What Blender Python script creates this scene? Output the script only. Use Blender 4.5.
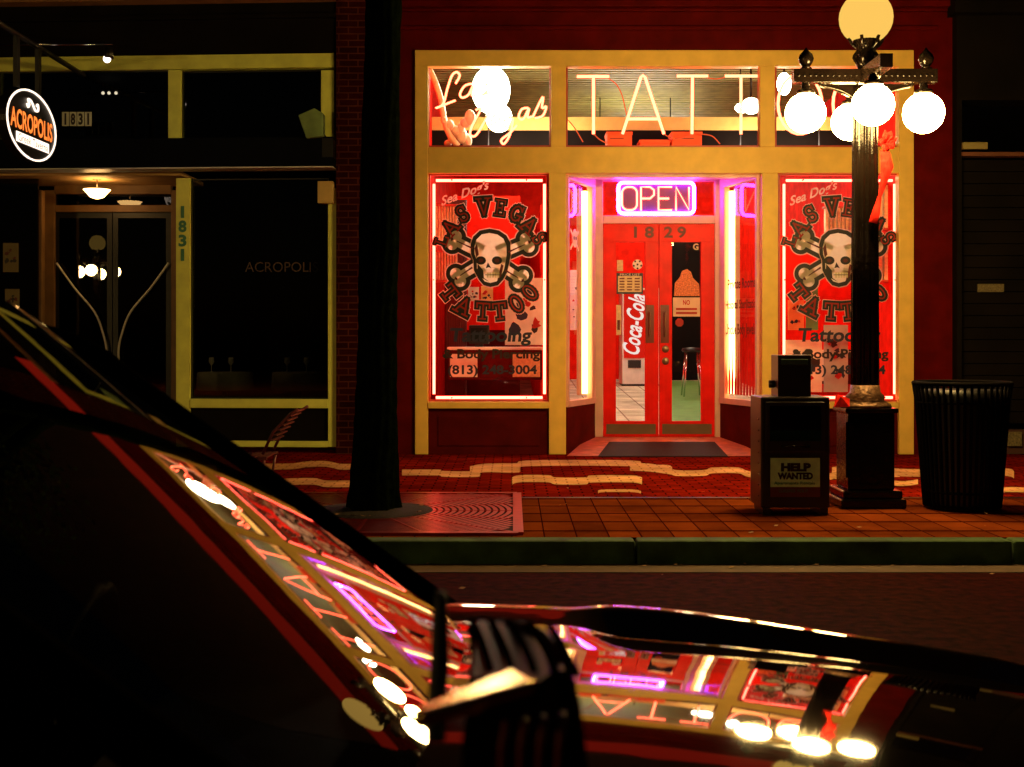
import bpy, bmesh, math, random
from mathutils import Vector, Matrix
R = math.radians
random.seed(7)
scene = bpy.context.scene
for o in list(bpy.data.objects): bpy.data.objects.remove(o, do_unlink=True)
COL = scene.collection

# ---------------------------------------------------------------- camera, world, exposure
EYE = 1.45; FPX = 1260.0
cd = bpy.data.cameras.new("camera"); cam = bpy.data.objects.new("camera", cd); COL.objects.link(cam)
cam.location = (0, 0, EYE); cam.rotation_euler = (R(90), 0, 0)
cd.sensor_width = 36; cd.lens = FPX/1024*36; cd.shift_y = -43.5/1024
cd.clip_start = .05; cd.clip_end = 2000
cd.dof.use_dof = True; cd.dof.focus_distance = 13.5; cd.dof.aperture_fstop = 6.3
scene.camera = cam
w = bpy.data.worlds.new("World"); scene.world = w; w.use_nodes = True
nt = w.node_tree
sky = nt.nodes.new("ShaderNodeTexSky"); sky.sky_type = 'NISHITA'; sky.sun_disc = False
sky.sun_elevation = R(-4); sky.sun_rotation = R(160)
bgn = nt.nodes["Background"]; nt.links.new(sky.outputs[0], bgn.inputs[0]); bgn.inputs[1].default_value = .05
scene.view_settings.view_transform = 'Standard'; scene.view_settings.look = 'None'
scene.view_settings.exposure = .35; scene.view_settings.gamma = 1
scene.render.engine = 'CYCLES'
cy = scene.cycles
cy.use_denoising = True; cy.max_bounces = 8; cy.transparent_max_bounces = 24; cy.glossy_bounces = 5
cy.sample_clamp_indirect = 6; cy.caustics_reflective = False; cy.caustics_refractive = False
cy.blur_glossy = .5

# ---------------------------------------------------------------- helpers
def P(x, y, Y): return Vector(((x-512)/FPX*Y, Y, EYE-(y-340)/FPX*Y))
def G(x, y, z=.15):
    Y = (EYE-z)*FPX/(y-340.0); return Vector(((x-512)/FPX*Y, Y, z))
YF = 14.3                                   # front of the tattoo shop
MATS = {}
def rgb(c): return (c[0], c[1], c[2], 1)
def pr(name, col, rough=.6, metal=0, var=.12, scale=6, bump=0, bscale=40, coat=0, spec=.5):
    m = bpy.data.materials.new(name); m.use_nodes = True; t = m.node_tree
    b = t.nodes["Principled BSDF"]; b.inputs['Roughness'].default_value = rough
    b.inputs['Metallic'].default_value = metal; b.inputs['Coat Weight'].default_value = coat
    b.inputs['Coat Roughness'].default_value = .02
    b.inputs['Specular IOR Level'].default_value = spec
    tc = t.nodes.new("ShaderNodeTexCoord")
    n = t.nodes.new("ShaderNodeTexNoise"); n.inputs['Scale'].default_value = scale; n.inputs['Detail'].default_value = 5
    t.links.new(tc.outputs['Object'], n.inputs['Vector'])
    r = t.nodes.new("ShaderNodeValToRGB")
    r.color_ramp.elements[0].position = .3; r.color_ramp.elements[1].position = .7
    r.color_ramp.elements[0].color = rgb([c*(1-var) for c in col]); r.color_ramp.elements[1].color = rgb([min(1, c*(1+var)) for c in col])
    t.links.new(n.outputs['Fac'], r.inputs['Fac']); t.links.new(r.outputs['Color'], b.inputs['Base Color'])
    if bump:
        n2 = t.nodes.new("ShaderNodeTexNoise"); n2.inputs['Scale'].default_value = bscale; n2.inputs['Detail'].default_value = 4
        t.links.new(tc.outputs['Object'], n2.inputs['Vector'])
        bp = t.nodes.new("ShaderNodeBump"); bp.inputs['Strength'].default_value = bump; bp.inputs['Distance'].default_value = .01
        t.links.new(n2.outputs['Fac'], bp.inputs['Height']); t.links.new(bp.outputs['Normal'], b.inputs['Normal'])
    MATS[name] = m; return m
def em(name, col, s):
    m = bpy.data.materials.new(name); m.use_nodes = True; t = m.node_tree
    t.nodes.remove(t.nodes["Principled BSDF"]); e = t.nodes.new("ShaderNodeEmission")
    e.inputs[0].default_value = rgb(col); e.inputs[1].default_value = s
    t.links.new(e.outputs[0], t.nodes["Material Output"].inputs[0]); MATS[name] = m; return m
def glass(name, tint=(1, 1, 1), k=1.0, rough=0.0, ior=1.5):
    m = bpy.data.materials.new(name); m.use_nodes = True; t = m.node_tree
    t.nodes.remove(t.nodes["Principled BSDF"])
    a = t.nodes.new("ShaderNodeBsdfTransparent"); a.inputs[0].default_value = rgb(tint)
    g = t.nodes.new("ShaderNodeBsdfGlossy"); g.inputs['Roughness'].default_value = rough; g.inputs[0].default_value = (1, 1, 1, 1)
    f = t.nodes.new("ShaderNodeFresnel"); f.inputs[0].default_value = ior
    mm = t.nodes.new("ShaderNodeMath"); mm.operation = 'MULTIPLY'; mm.inputs[1].default_value = k; mm.use_clamp = True
    x = t.nodes.new("ShaderNodeMixShader")
    t.links.new(f.outputs[0], mm.inputs[0]); t.links.new(mm.outputs[0], x.inputs[0])
    t.links.new(a.outputs[0], x.inputs[1]); t.links.new(g.outputs[0], x.inputs[2])
    t.links.new(x.outputs[0], t.nodes["Material Output"].inputs[0]); MATS[name] = m; return m
def brick(name, c1, c2, mortar, bw, bh, ms, off=.5, rough=.8, vert=False, bump=.4):
    m = pr(name, c1, rough, spec=0); t = m.node_tree; b = t.nodes["Principled BSDF"]
    tc = [n for n in t.nodes if n.type == 'TEX_COORD'][0]
    vec = tc.outputs['Object']
    if vert:
        s = t.nodes.new("ShaderNodeSeparateXYZ"); cmb = t.nodes.new("ShaderNodeCombineXYZ"); ad = t.nodes.new("ShaderNodeMath")
        t.links.new(vec, s.inputs[0]); t.links.new(s.outputs[0], ad.inputs[0]); t.links.new(s.outputs[1], ad.inputs[1])
        t.links.new(ad.outputs[0], cmb.inputs[0]); t.links.new(s.outputs[2], cmb.inputs[1]); vec = cmb.outputs[0]
    k = t.nodes.new("ShaderNodeTexBrick"); t.links.new(vec, k.inputs['Vector'])
    k.inputs['Color1'].default_value = rgb(c1); k.inputs['Color2'].default_value = rgb(c2); k.inputs['Mortar'].default_value = rgb(mortar)
    k.inputs['Scale'].default_value = 1; k.inputs['Brick Width'].default_value = bw; k.inputs['Row Height'].default_value = bh
    k.inputs['Mortar Size'].default_value = ms; k.offset = off
    n = t.nodes.new("ShaderNodeTexNoise"); n.inputs['Scale'].default_value = 2.3; n.inputs['Detail'].default_value = 8; t.links.new(tc.outputs['Object'], n.inputs['Vector'])
    mx = t.nodes.new("ShaderNodeMix"); mx.data_type = 'RGBA'; mx.blend_type = 'MULTIPLY'; mx.inputs[0].default_value = .75
    rr = t.nodes.new("ShaderNodeValToRGB"); rr.color_ramp.elements[0].position = .3; rr.color_ramp.elements[0].color = (.35, .35, .35, 1); rr.color_ramp.elements[1].position = .65
    t.links.new(n.outputs['Fac'], rr.inputs[0])
    t.links.new(k.outputs['Color'], mx.inputs[6]); t.links.new(rr.outputs[0], mx.inputs[7]); t.links.new(mx.outputs[2], b.inputs['Base Color'])
    bp = t.nodes.new("ShaderNodeBump"); bp.inputs['Strength'].default_value = bump; bp.inputs['Distance'].default_value = .01; bp.invert = True
    t.links.new(k.outputs['Fac'], bp.inputs['Height']); t.links.new(bp.outputs[0], b.inputs['Normal'])
    return m

class MB:
    def __init__(s): s.v = []; s.f = []; s.m = []; s.mats = []; s.sm = []
    def mi(s, m):
        if m not in s.mats: s.mats.append(m)
        return s.mats.index(m)
    def add(s, vs, fs, m, smooth=False):
        k = len(s.v); i = s.mi(m)
        s.v += [tuple(v) for v in vs]
        for f in fs: s.f.append(tuple(a+k for a in f)); s.m.append(i); s.sm.append(smooth)
        return s
    def box(s, a, b, m):
        x0, x1 = sorted((a[0], b[0])); y0, y1 = sorted((a[1], b[1])); z0, z1 = sorted((a[2], b[2]))
        vs = [(x0,y0,z0),(x1,y0,z0),(x1,y1,z0),(x0,y1,z0),(x0,y0,z1),(x1,y0,z1),(x1,y1,z1),(x0,y1,z1)]
        return s.add(vs, [(0,3,2,1),(4,5,6,7),(0,1,5,4),(1,2,6,5),(2,3,7,6),(3,0,4,7)], m)
    def bp(s, x0, y0, x1, y1, Y, d, m):            # box whose front face is the pixel rect at depth Y
        a = P(x0, y0, Y); b = P(x1, y1, Y); return s.box((a.x, Y, a.z), (b.x, Y+d, b.z), m)
    def seg(s, p, q, z0, z1, t, m):                # upright slab along p->q (2d), thickness t to both sides
        p = Vector(p[:2]); q = Vector(q[:2]); d = (q-p).normalized(); n = Vector((-d.y, d.x))*t/2
        c = [p-n, q-n, q+n, p+n]
        vs = [(a.x, a.y, z0) for a in c]+[(a.x, a.y, z1) for a in c]
        return s.add(vs, [(0,3,2,1),(4,5,6,7),(0,1,5,4),(1,2,6,5),(2,3,7,6),(3,0,4,7)], m)
    def beam(s, p, q, w, h, m):                    # rectangular bar p->q
        p = Vector(p); q = Vector(q); d = (q-p).normalized()
        u = d.cross(Vector((0,0,1)));  u = u.normalized() if u.length > 1e-4 else Vector((1,0,0))
        v = u.cross(d).normalized(); u = u*w/2; v = v*h/2
        vs = [p-u-v, p+u-v, p+u+v, p-u+v, q-u-v, q+u-v, q+u+v, q-u+v]
        return s.add(vs, [(0,1,2,3),(7,6,5,4),(0,4,5,1),(1,5,6,2),(2,6,7,3),(3,7,4,0)], m)
    def tube(s, pts, r, m, n=8, closed=False, radii=None):
        pts = [Vector(p) for p in pts]; N = len(pts); rings = []
        for i, p in enumerate(pts):
            if closed: d = pts[(i+1) % N]-pts[i-1]
            else: d = pts[min(i+1, N-1)]-pts[max(i-1, 0)]
            d.normalize()
            u = d.cross(Vector((0, 1, 0.01)));
            if u.length < .05: u = d.cross(Vector((1, 0, 0)))
            u.normalize(); v = u.cross(d).normalized(); rr = radii[i] if radii else r
            rings.append([p+(u*math.cos(2*math.pi*k/n)+v*math.sin(2*math.pi*k/n))*rr for k in range(n)])
        vs = [a for g in rings for a in g]; fs = []
        for i in range(N if closed else N-1):
            a = i*n; b = ((i+1) % N)*n
            for k in range(n): fs.append((a+k, a+(k+1) % n, b+(k+1) % n, b+k))
        if not closed: fs += [tuple(range(n))[::-1], tuple(range((N-1)*n, N*n))]
        return s.add(vs, fs, m, True)
    def lathe(s, prof, c, m, n=24, flute=0, nf=0, axis='z', smooth=True):
        vs = []; fs = []
        for (r, z) in prof:
            for k in range(n):
                a = 2*math.pi*k/n; rr = r*(1-flute*(.5+.5*math.cos(a*nf))) if nf else r
                if axis == 'z': vs.append((c[0]+rr*math.cos(a), c[1]+rr*math.sin(a), c[2]+z))
                elif axis == 'y': vs.append((c[0]+rr*math.cos(a), c[1]+z, c[2]+rr*math.sin(a)))
                else: vs.append((c[0]+z, c[1]+rr*math.cos(a), c[2]+rr*math.sin(a)))
        M = len(prof)
        for i in range(M-1):
            for k in range(n): fs.append((i*n+k, i*n+(k+1) % n, (i+1)*n+(k+1) % n, (i+1)*n+k))
        if prof[0][0] > .001: fs.append(tuple(range(n))[::-1])
        if prof[-1][0] > .001: fs.append(tuple(range((M-1)*n, M*n)))
        return s.add(vs, fs, m, smooth)
    def ball(s, c, r, m, n=24, sz=1):
        return s.lathe([(max(r*math.sin(math.pi*i/14), .0005), -r*sz*math.cos(math.pi*i/14)) for i in range(15)], c, m, n)
    def poly(s, pts, Y, m, d=0):                   # polygon given by pixels at depth Y (flat or with thickness d)
        w_ = [P(x, y, Y) for x, y in pts]; n = len(w_)
        if d:
            vs = w_+[v+Vector((0, d, 0)) for v in w_]
            return s.add(vs, [tuple(range(n)), tuple(range(2*n-1, n-1, -1))]+[(i, i+n, (i+1) % n+n, (i+1) % n) for i in range(n)], m)
        return s.add(w_, [tuple(range(n))], m)
    def grid(s, fn, us, vs_, m):
        nu, nv = len(us), len(vs_)
        vs = [fn(u, v) for u in us for v in vs_]
        fs = [(i*nv+j, (i+1)*nv+j, (i+1)*nv+j+1, i*nv+j+1) for i in range(nu-1) for j in range(nv-1)]
        return s.add(vs, fs, m, True)

ORG = {}
def make(name, mb, parent=None, org=None, label=None, bevel=0, solid=0):
    o0 = ORG[parent.name] if parent else Vector(org or (0, 0, 0))
    me = bpy.data.meshes.new(name); me.from_pydata([tuple(Vector(v)-o0) for v in mb.v], [], mb.f)
    for m in mb.mats: me.materials.append(m)
    me.polygons.foreach_set('material_index', mb.m); me.polygons.foreach_set('use_smooth', mb.sm)
    bm = bmesh.new(); bm.from_mesh(me); bmesh.ops.recalc_face_normals(bm, faces=bm.faces)
    bm.to_mesh(me); bm.free(); me.update()
    o = bpy.data.objects.new(name, me); COL.objects.link(o)
    if parent: o.parent = parent
    else: o.location = o0
    ORG[o.name] = o0
    if label: o['label'] = label
    if solid:
        md = o.modifiers.new("s", 'SOLIDIFY'); md.thickness = solid; md.offset = -1
    if bevel:
        md = o.modifiers.new("b", 'BEVEL'); md.width = bevel; md.segments = 2; md.limit_method = 'ANGLE'
    return o
def thing(name, label, cat, loc, group=None):
    o = bpy.data.objects.new(name, None); COL.objects.link(o); o.location = loc; ORG[o.name] = Vector(loc)
    o.empty_display_size = .2; return tag(o, label, cat, group)
def tag(o, label, cat, group=None):
    o['label'] = label; o['category'] = cat
    if group: o['group'] = group
    return o
def struct(name, mb, kind='structure'):
    o = make(name, mb); o['kind'] = kind; return o
GL = {}
def glyph(txt, off=0.0, shear=0.0, space=1.0):
    k = (txt, off, shear, space)
    if k in GL: return GL[k]
    c = bpy.data.curves.new("t", 'FONT'); c.body = txt; c.size = 1; c.offset = off; c.shear = shear; c.resolution_u = 3; c.space_character = space
    c.align_x = 'CENTER'
    o = bpy.data.objects.new("t", c); COL.objects.link(o)
    bpy.context.view_layer.update()
    me = bpy.data.meshes.new_from_object(o.evaluated_get(bpy.context.evaluated_depsgraph_get()))
    vs = [(v.co.x, v.co.y) for v in me.vertices]; fs = [tuple(p.vertices) for p in me.polygons]
    bpy.data.objects.remove(o, do_unlink=True); bpy.data.curves.remove(c); bpy.data.meshes.remove(me)
    x0 = min(v[0] for v in vs); x1 = max(v[0] for v in vs); y0 = min(v[1] for v in vs); y1 = max(v[1] for v in vs)
    GL[k] = (vs, fs, x0, x1, y0, y1); return GL[k]
def text_fit(mb, txt, x0, y0, x1, y1, Y, m, off=.0, shear=0, rot=0, space=1.0):
    if txt == '1': q_ = (x1-x0)*.29; x0 += q_; x1 -= q_
     # text filling a pixel box, rotated rot deg anticlockwise
    vs, fs, a0, a1, b0, b1 = glyph(txt, off, shear, space)
    cx, cy = (x0+x1)/2, (y0+y1)/2; W, H = x1-x0, y1-y0; c, s_ = math.cos(R(rot)), math.sin(R(rot)); out = []
    for x, y in vs:
        u = ((x-a0)/(a1-a0)-.5)*W; v = ((y-b0)/(b1-b0)-.5)*H
        out.append(P(cx+u*c-v*s_, cy-(u*s_+v*c), Y))
    mb.add(out, fs, m)
def text_plane(mb, txt, org, ux, uz, wd, ht, m, off=0.0, shear=0, space=1.0):      # centred at org on the plane ux,uz
    vs, fs, a0, a1, b0, b1 = glyph(txt, off, shear, space); org = Vector(org); ux = Vector(ux).normalized(); uz = Vector(uz).normalized()
    mb.add([org+ux*((x-a0)/(a1-a0)-.5)*wd+uz*((y-b0)/(b1-b0)-.5)*ht for x, y in vs], fs, m)
def smooth_line(pts, n=5, closed=False):
    out = []; N = len(pts); pts = [Vector(p) for p in pts]
    for i in range(N if closed else N-1):
        g = (lambda k: pts[k % N]) if closed else (lambda k: pts[max(0, min(N-1, k))])
        p0, p1, p2, p3 = g(i-1), g(i), g(i+1), g(i+2)
        for k in range(n):
            t = k/n; out.append(.5*((2*p1)+(p2-p0)*t+(2*p0-5*p1+4*p2-p3)*t*t+(3*p1-p0-3*p2+p3)*t**3))
    if not closed: out.append(pts[-1])
    return out

# ---------------------------------------------------------------- materials
trim = pr('cream_trim_paint', (.90, .55, .10), .55, var=.09, scale=5, bump=.15, bscale=60)
ltrim = pr('olive_trim_paint', (.80, .84, .15), .5, var=.12, scale=5, bump=.15, bscale=60)
upwall = pr('soot_dark_upper_wall', (.02, .003, .002), .8, var=.4)  # shade painted in: near black, so the lit fascia does not redden it
redwall = pr('dark_red_wall_paint', (.095, .002, .001), .6, var=.25, scale=4, bump=.2, bscale=30, spec=.05)
redpanel = pr('red_bulkhead_paint', (.085, .003, .002), .6, var=.25, scale=4, bump=.2, spec=.06)
reddoor = pr('red_door_paint', (.80, .010, .003), .4, var=.15, scale=5, bump=.1, bscale=30, spec=.15)
pinkframe = pr('pink_white_frame_paint', (.75, .45, .38), .45, var=.08)
brickm = brick('dark_red_brick', (.05, .006, .004), (.03, .005, .004), (.10, .025, .015), .22, .075, .008, vert=True)
black = pr('black_paint', (.006, .005, .005), .45, var=.3)
blackmetal = pr('black_cast_iron', (.005, .003, .002), .14, metal=.0, var=.3, bump=.35, bscale=30, spec=.22)
darkwall = pr('dark_facade_paint', (.006, .004, .003), .7, var=.4, scale=2, spec=.08)
glassm = glass('window_glass', (1, 1, 1), .8)
darkglass = glass('tinted_window_glass', (.25, .27, .25), 1.2)
intred = pr('red_interior_wall', (.78, .014, .004), .7, var=.2, spec=.04)
white = pr('white_board', (.8, .78, .72), .5)
offw = pr('cream_paper', (.72, .62, .36), .7, var=.2, scale=30)
chrome = pr('chrome_metal', (.6, .6, .6), .15, metal=1)
brass = pr('worn_metal', (.25, .18, .12), .35, metal=.8)
neon_red = em('red_orange_neon', (1, .105, .045), 10)
neon_pink = em('pink_red_neon', (1, .085, .05), 12)
neon_violet = em('violet_neon', (.45, .06, 1), 34)
neon_warm = em('warm_white_tube', (1, .55, .16), 9)
globe_w = em('lit_white_globe', (1, .64, .20), 140)
globe_y = em('dim_yellow_globe', (1, .58, .11), .78)
flood = em('lit_floodlight_lens', (1, .88, .55), 42)

# ---------------------------------------------------------------- ground
asph = pr('wet_dark_asphalt', (.036, .0036, .0014), .8, var=.6, scale=14, bump=.8, bscale=160, spec=.02)
kerbm = pr('kerb_concrete', (.04, .085, .02), .9, var=.55, scale=5, bump=.5, bscale=50)
gutm = pr('gutter_concrete', (.10, .05, .02), .8, var=.3, scale=5)
paver = brick('red_clay_pavers', (.30, .013, .003), (.17, .008, .002), (.04, .002, .0), .2, .1, .008, rough=.55)
gridp = brick('square_clay_slabs', (.22, .042, .007), (.14, .026, .005), (.035, .004, .001), .215, .43, .0005, off=0.0, rough=.55)
creamp = brick('cream_pavers', (.95, .50, .20), (.9, .45, .17), (.5, .2, .08), .2, .1, .008, bump=.15)
YK = 8.15                                   # front of the kerb
b = MB(); b.add([(-60, -60, 0), (60, -60, 0), (60, YK-.3, 0), (-60, YK-.3, 0)], [(0, 1, 2, 3)], asph); struct('road', b)
b = MB(); b.add([(-60, YK-.3, .004), (60, YK-.3, .004), (60, YK, .002), (-60, YK, .002)], [(0, 1, 2, 3)], gutm); struct('gutter', b)
x0 = -58.0
b = MB()
xj = G(639, 545).x
for i in range(-24, 24):
    a = xj+i*2.44; b.box((a+.006, YK, -.1), (a+2.434, YK+.17, .15), kerbm)
k = make('kerb', b, bevel=.018); k['kind'] = 'structure'
YG = G(500, 497).y                          # back of the slab zone
b = MB(); b.add([(-60, YK+.172, .146), (60, YK+.172, .146), (60, YG, .146), (-60, YG, .146)], [(0, 1, 2, 3)], gridp)
jm = pr('dark_joint_sand', (.03, .003, .001), .9, spec=0); yj = .43*24
while yj > YK+.25:
    if yj < YG-.05: b.add([(-9, yj-.02, .1475), (9, yj-.02, .1475), (9, yj+.02, .1475), (-9, yj+.02, .1475)], [(0, 1, 2, 3)], jm)
    yj -= .43
for i in range(-40, 41): b.add([(i*.215-.0045, YK+.18, .1482), (i*.215+.0045, YK+.18, .1482), (i*.215+.0045, YG-.045, .1482), (i*.215-.0045, YG-.045, .1482)], [(0, 1, 2, 3)], jm)
struct('slab_pavement', b)
b = MB(); b.add([(-60, YG, .15), (60, YG, .15), (60, 22, .15), (-60, 22, .15)], [(0, 1, 2, 3)], paver)
b.box((-60, YG-.04, .1), (60, YG, .1495), black); struct('pavement', b)
b = MB(); b.box((-60, .42, -.1), (60, .58, .15), kerbm); k = make('kerb', b, bevel=.018); k['kind'] = 'structure'
b = MB(); b.add([(-60, -20, .146), (60, -20, .146), (60, .418, .146), (-60, .418, .146)], [(0, 1, 2, 3)], gridp); struct('near_pavement', b)
def sm(L): return [tuple(v[:2]) for v in smooth_line([(x, y, 0) for x, y in L], 5)]
# cream waves laid into the pavers
def wave(pts, t):
    b = MB(); top = []; bot = []; pts = sm(pts)
    for x, y in pts:
        top.append(G(x, y-t, .154)); bot.append(G(x, y+t, .154))
    n = len(pts); b.add(top+bot, [(i, i+1, n+i+1, n+i) for i in range(n-1)], creamp); return b
def wv(cx, y, n, up, L=60):
    out = []
    for i in range(n):
        yy = y+(up if i % 2 else 0); out += [(cx+i*L, yy), (cx+i*L+L*.72, yy)]
    return out
wb = MB(); wk = 0
for pts, t in [([(402,472.6),(438,472.6),(444,474),(478,474),(482,469.5),(519,469.5),(526,463.5),(633,463.5),(638,468),(668,468),(675,473),(704,473),(712,470.5),(738,470.5),(748,474),(772,478)], 2.6),
               ([(470,470),(486,467.5),(520,467)], 3.2), ([(630,467),(650,468),(672,471)], 3.5),
               ([(512,481.5),(520,479.2),(548,479.2),(556,481.4),(585,481.4),(592,479.4),(632,479.4),(642,481.5)], 3.2),
               ([(598,492),(604,490.8),(632,490.8),(641,492)], 1.2),
               ([(250,466.5),(290,466.5),(306,464.5),(326,464),(340,466.8),(352,466.8)], 2.6),
               ([(270,483.5),(290,482),(314,481.6),(326,484),(352,484)], 3.0),
               ([(-60,466),(0,465),(60,468),(120,466),(200,468),(240,466)], 2.5), ([(-60,484),(30,482),(90,485),(160,482),(220,484)], 3),
               ([(832,470),(850,468),(872,470),(884,474),(900,474)], 2.5),
               ([(868,474),(884,471),(912,473),(1000,472),(1014,475)], 3.4), ([(886,482),(902,484),(918,482)], 2.2),
               ([(985,492),(1010,490),(1060,491),(1120,488)], 2.2), ([(820,480),(836,476),(842,483)], 3.)]:
    m2 = wave(pts, t*1.12); wk += 1; wb.add([(v[0], v[1], v[2]+.0012*(wk % 5)) for v in m2.v], m2.f, creamp)
struct('pavement_wave_inlay', wb)

# ---------------------------------------------------------------- tattoo shop
shop = thing('tattoo_shop', 'red two storey tattoo parlour with cream framed display windows, neon signs and recessed double doors', 'building', (2, YF, .15))
b = MB()
b.bp(394, -6, 415, 454.4, YF+.05, .3, redwall); b.bp(914, -6, 957, 454.4, YF+.05, .3, redwall)
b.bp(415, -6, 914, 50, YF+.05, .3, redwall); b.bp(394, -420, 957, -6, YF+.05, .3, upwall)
make('wall', b, shop)
b = MB(); b.bp(396, 25.5, 938, 29.5, YF+.0, .05, redwall); b.bp(396, 8, 957, 11, YF-.01, .06, redwall)
b.bp(394, -1, 957, 6, YF-.1, .15, redwall)
make('cornice', b, shop, bevel=.008)
b = MB()
YT = YF
b.bp(415, 50, 914, 66, YT, .14, trim); b.bp(415, 66, 428, 454.4, YT, .14, trim); b.bp(899, 66, 914, 454.4, YT, .14, trim)
b.bp(428, 147, 899, 173, YT+.004, .14, trim)
for x0, x1 in ((551, 566), (760, 775)): b.bp(x0, 66, x1, 147, YT+.002, .14, trim)
for x0, x1 in ((549, 566), (762, 778)): b.bp(x0, 173, x1, 454.4, YT+.002, .14, trim)
for x0, x1 in ((428, 549), (778, 899)): b.bp(x0, 402, x1, 408.5, YT-.02, .17, trim)
make('window_surround', b, shop, bevel=.006)
for x0, x1 in ((428, 549), (778, 899)):
    b = MB(); b.bp(x0, 408.5, x1, 454.4, YT+.05, .06, redpanel); b.bp(x0+10, 416, x1-10, 446, YT+.035, .02, redpanel)
    make('bulkhead', b, shop, bevel=.006)

redart = pr('decal_red_ink', (.6, .03, .02), .5); blackart = pr('decal_black_ink', (.015, .008, .008), .5)
def trans(m, k=.55):
    t = m.node_tree; b_ = t.nodes['Principled BSDF']; tr = t.nodes.new('ShaderNodeBsdfTranslucent'); mx = t.nodes.new('ShaderNodeMixShader'); mx.inputs[0].default_value = k
    src = b_.inputs['Base Color'].links[0].from_socket; t.links.new(src, tr.inputs[0]); t.links.new(b_.outputs[0], mx.inputs[1]); t.links.new(tr.outputs[0], mx.inputs[2]); t.links.new(mx.outputs[0], t.nodes['Material Output'].inputs[0])
darkred = pr('decal_dark_red_ink', (.12, .008, .006), .5); pinkl = pr('decal_pink_line', (.85, .45, .4), .5)
bone = pr('decal_bone_cream', (.98, .84, .68), .6, var=.04, scale=20); navy = pr('decal_navy_ink', (.012, .02, .05), .5)
for m_, k_ in ((redart, .5), (pinkl, .5), (bone, .62)): trans(m_, k_)
def window(parent, x0, y0, x1, y1, Y, name='window', fr=pinkframe, fw=1.3, g=glassm, d=.05):
    f = MB(); f.bp(x0, y0, x1, y0+fw, Y, d, fr); f.bp(x0, y1-fw, x1, y1, Y, d, fr); f.bp(x0, y0+fw, x0+fw, y1-fw, Y, d, fr); f.bp(x1-fw, y0+fw, x1, y1-fw, Y, d, fr)
    o = make(name, f, parent)
    p = MB(); a = P(x0+fw, y0+fw, Y); c = P(x1-fw, y1-fw, Y); p.add([(a.x, Y+.02, a.z), (c.x, Y+.02, a.z), (c.x, Y+.02, c.z), (a.x, Y+.02, c.z)], [(0, 1, 2, 3)], g)
    make('pane', p, o); return o
redframe = pr('red_window_frame', (.5, .06, .03), .4)
for x0, x1 in ((428, 551), (566, 760), (775, 899)): window(shop, x0, 66, x1, 147, YT+.09, fr=redframe, fw=1.6)

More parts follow.
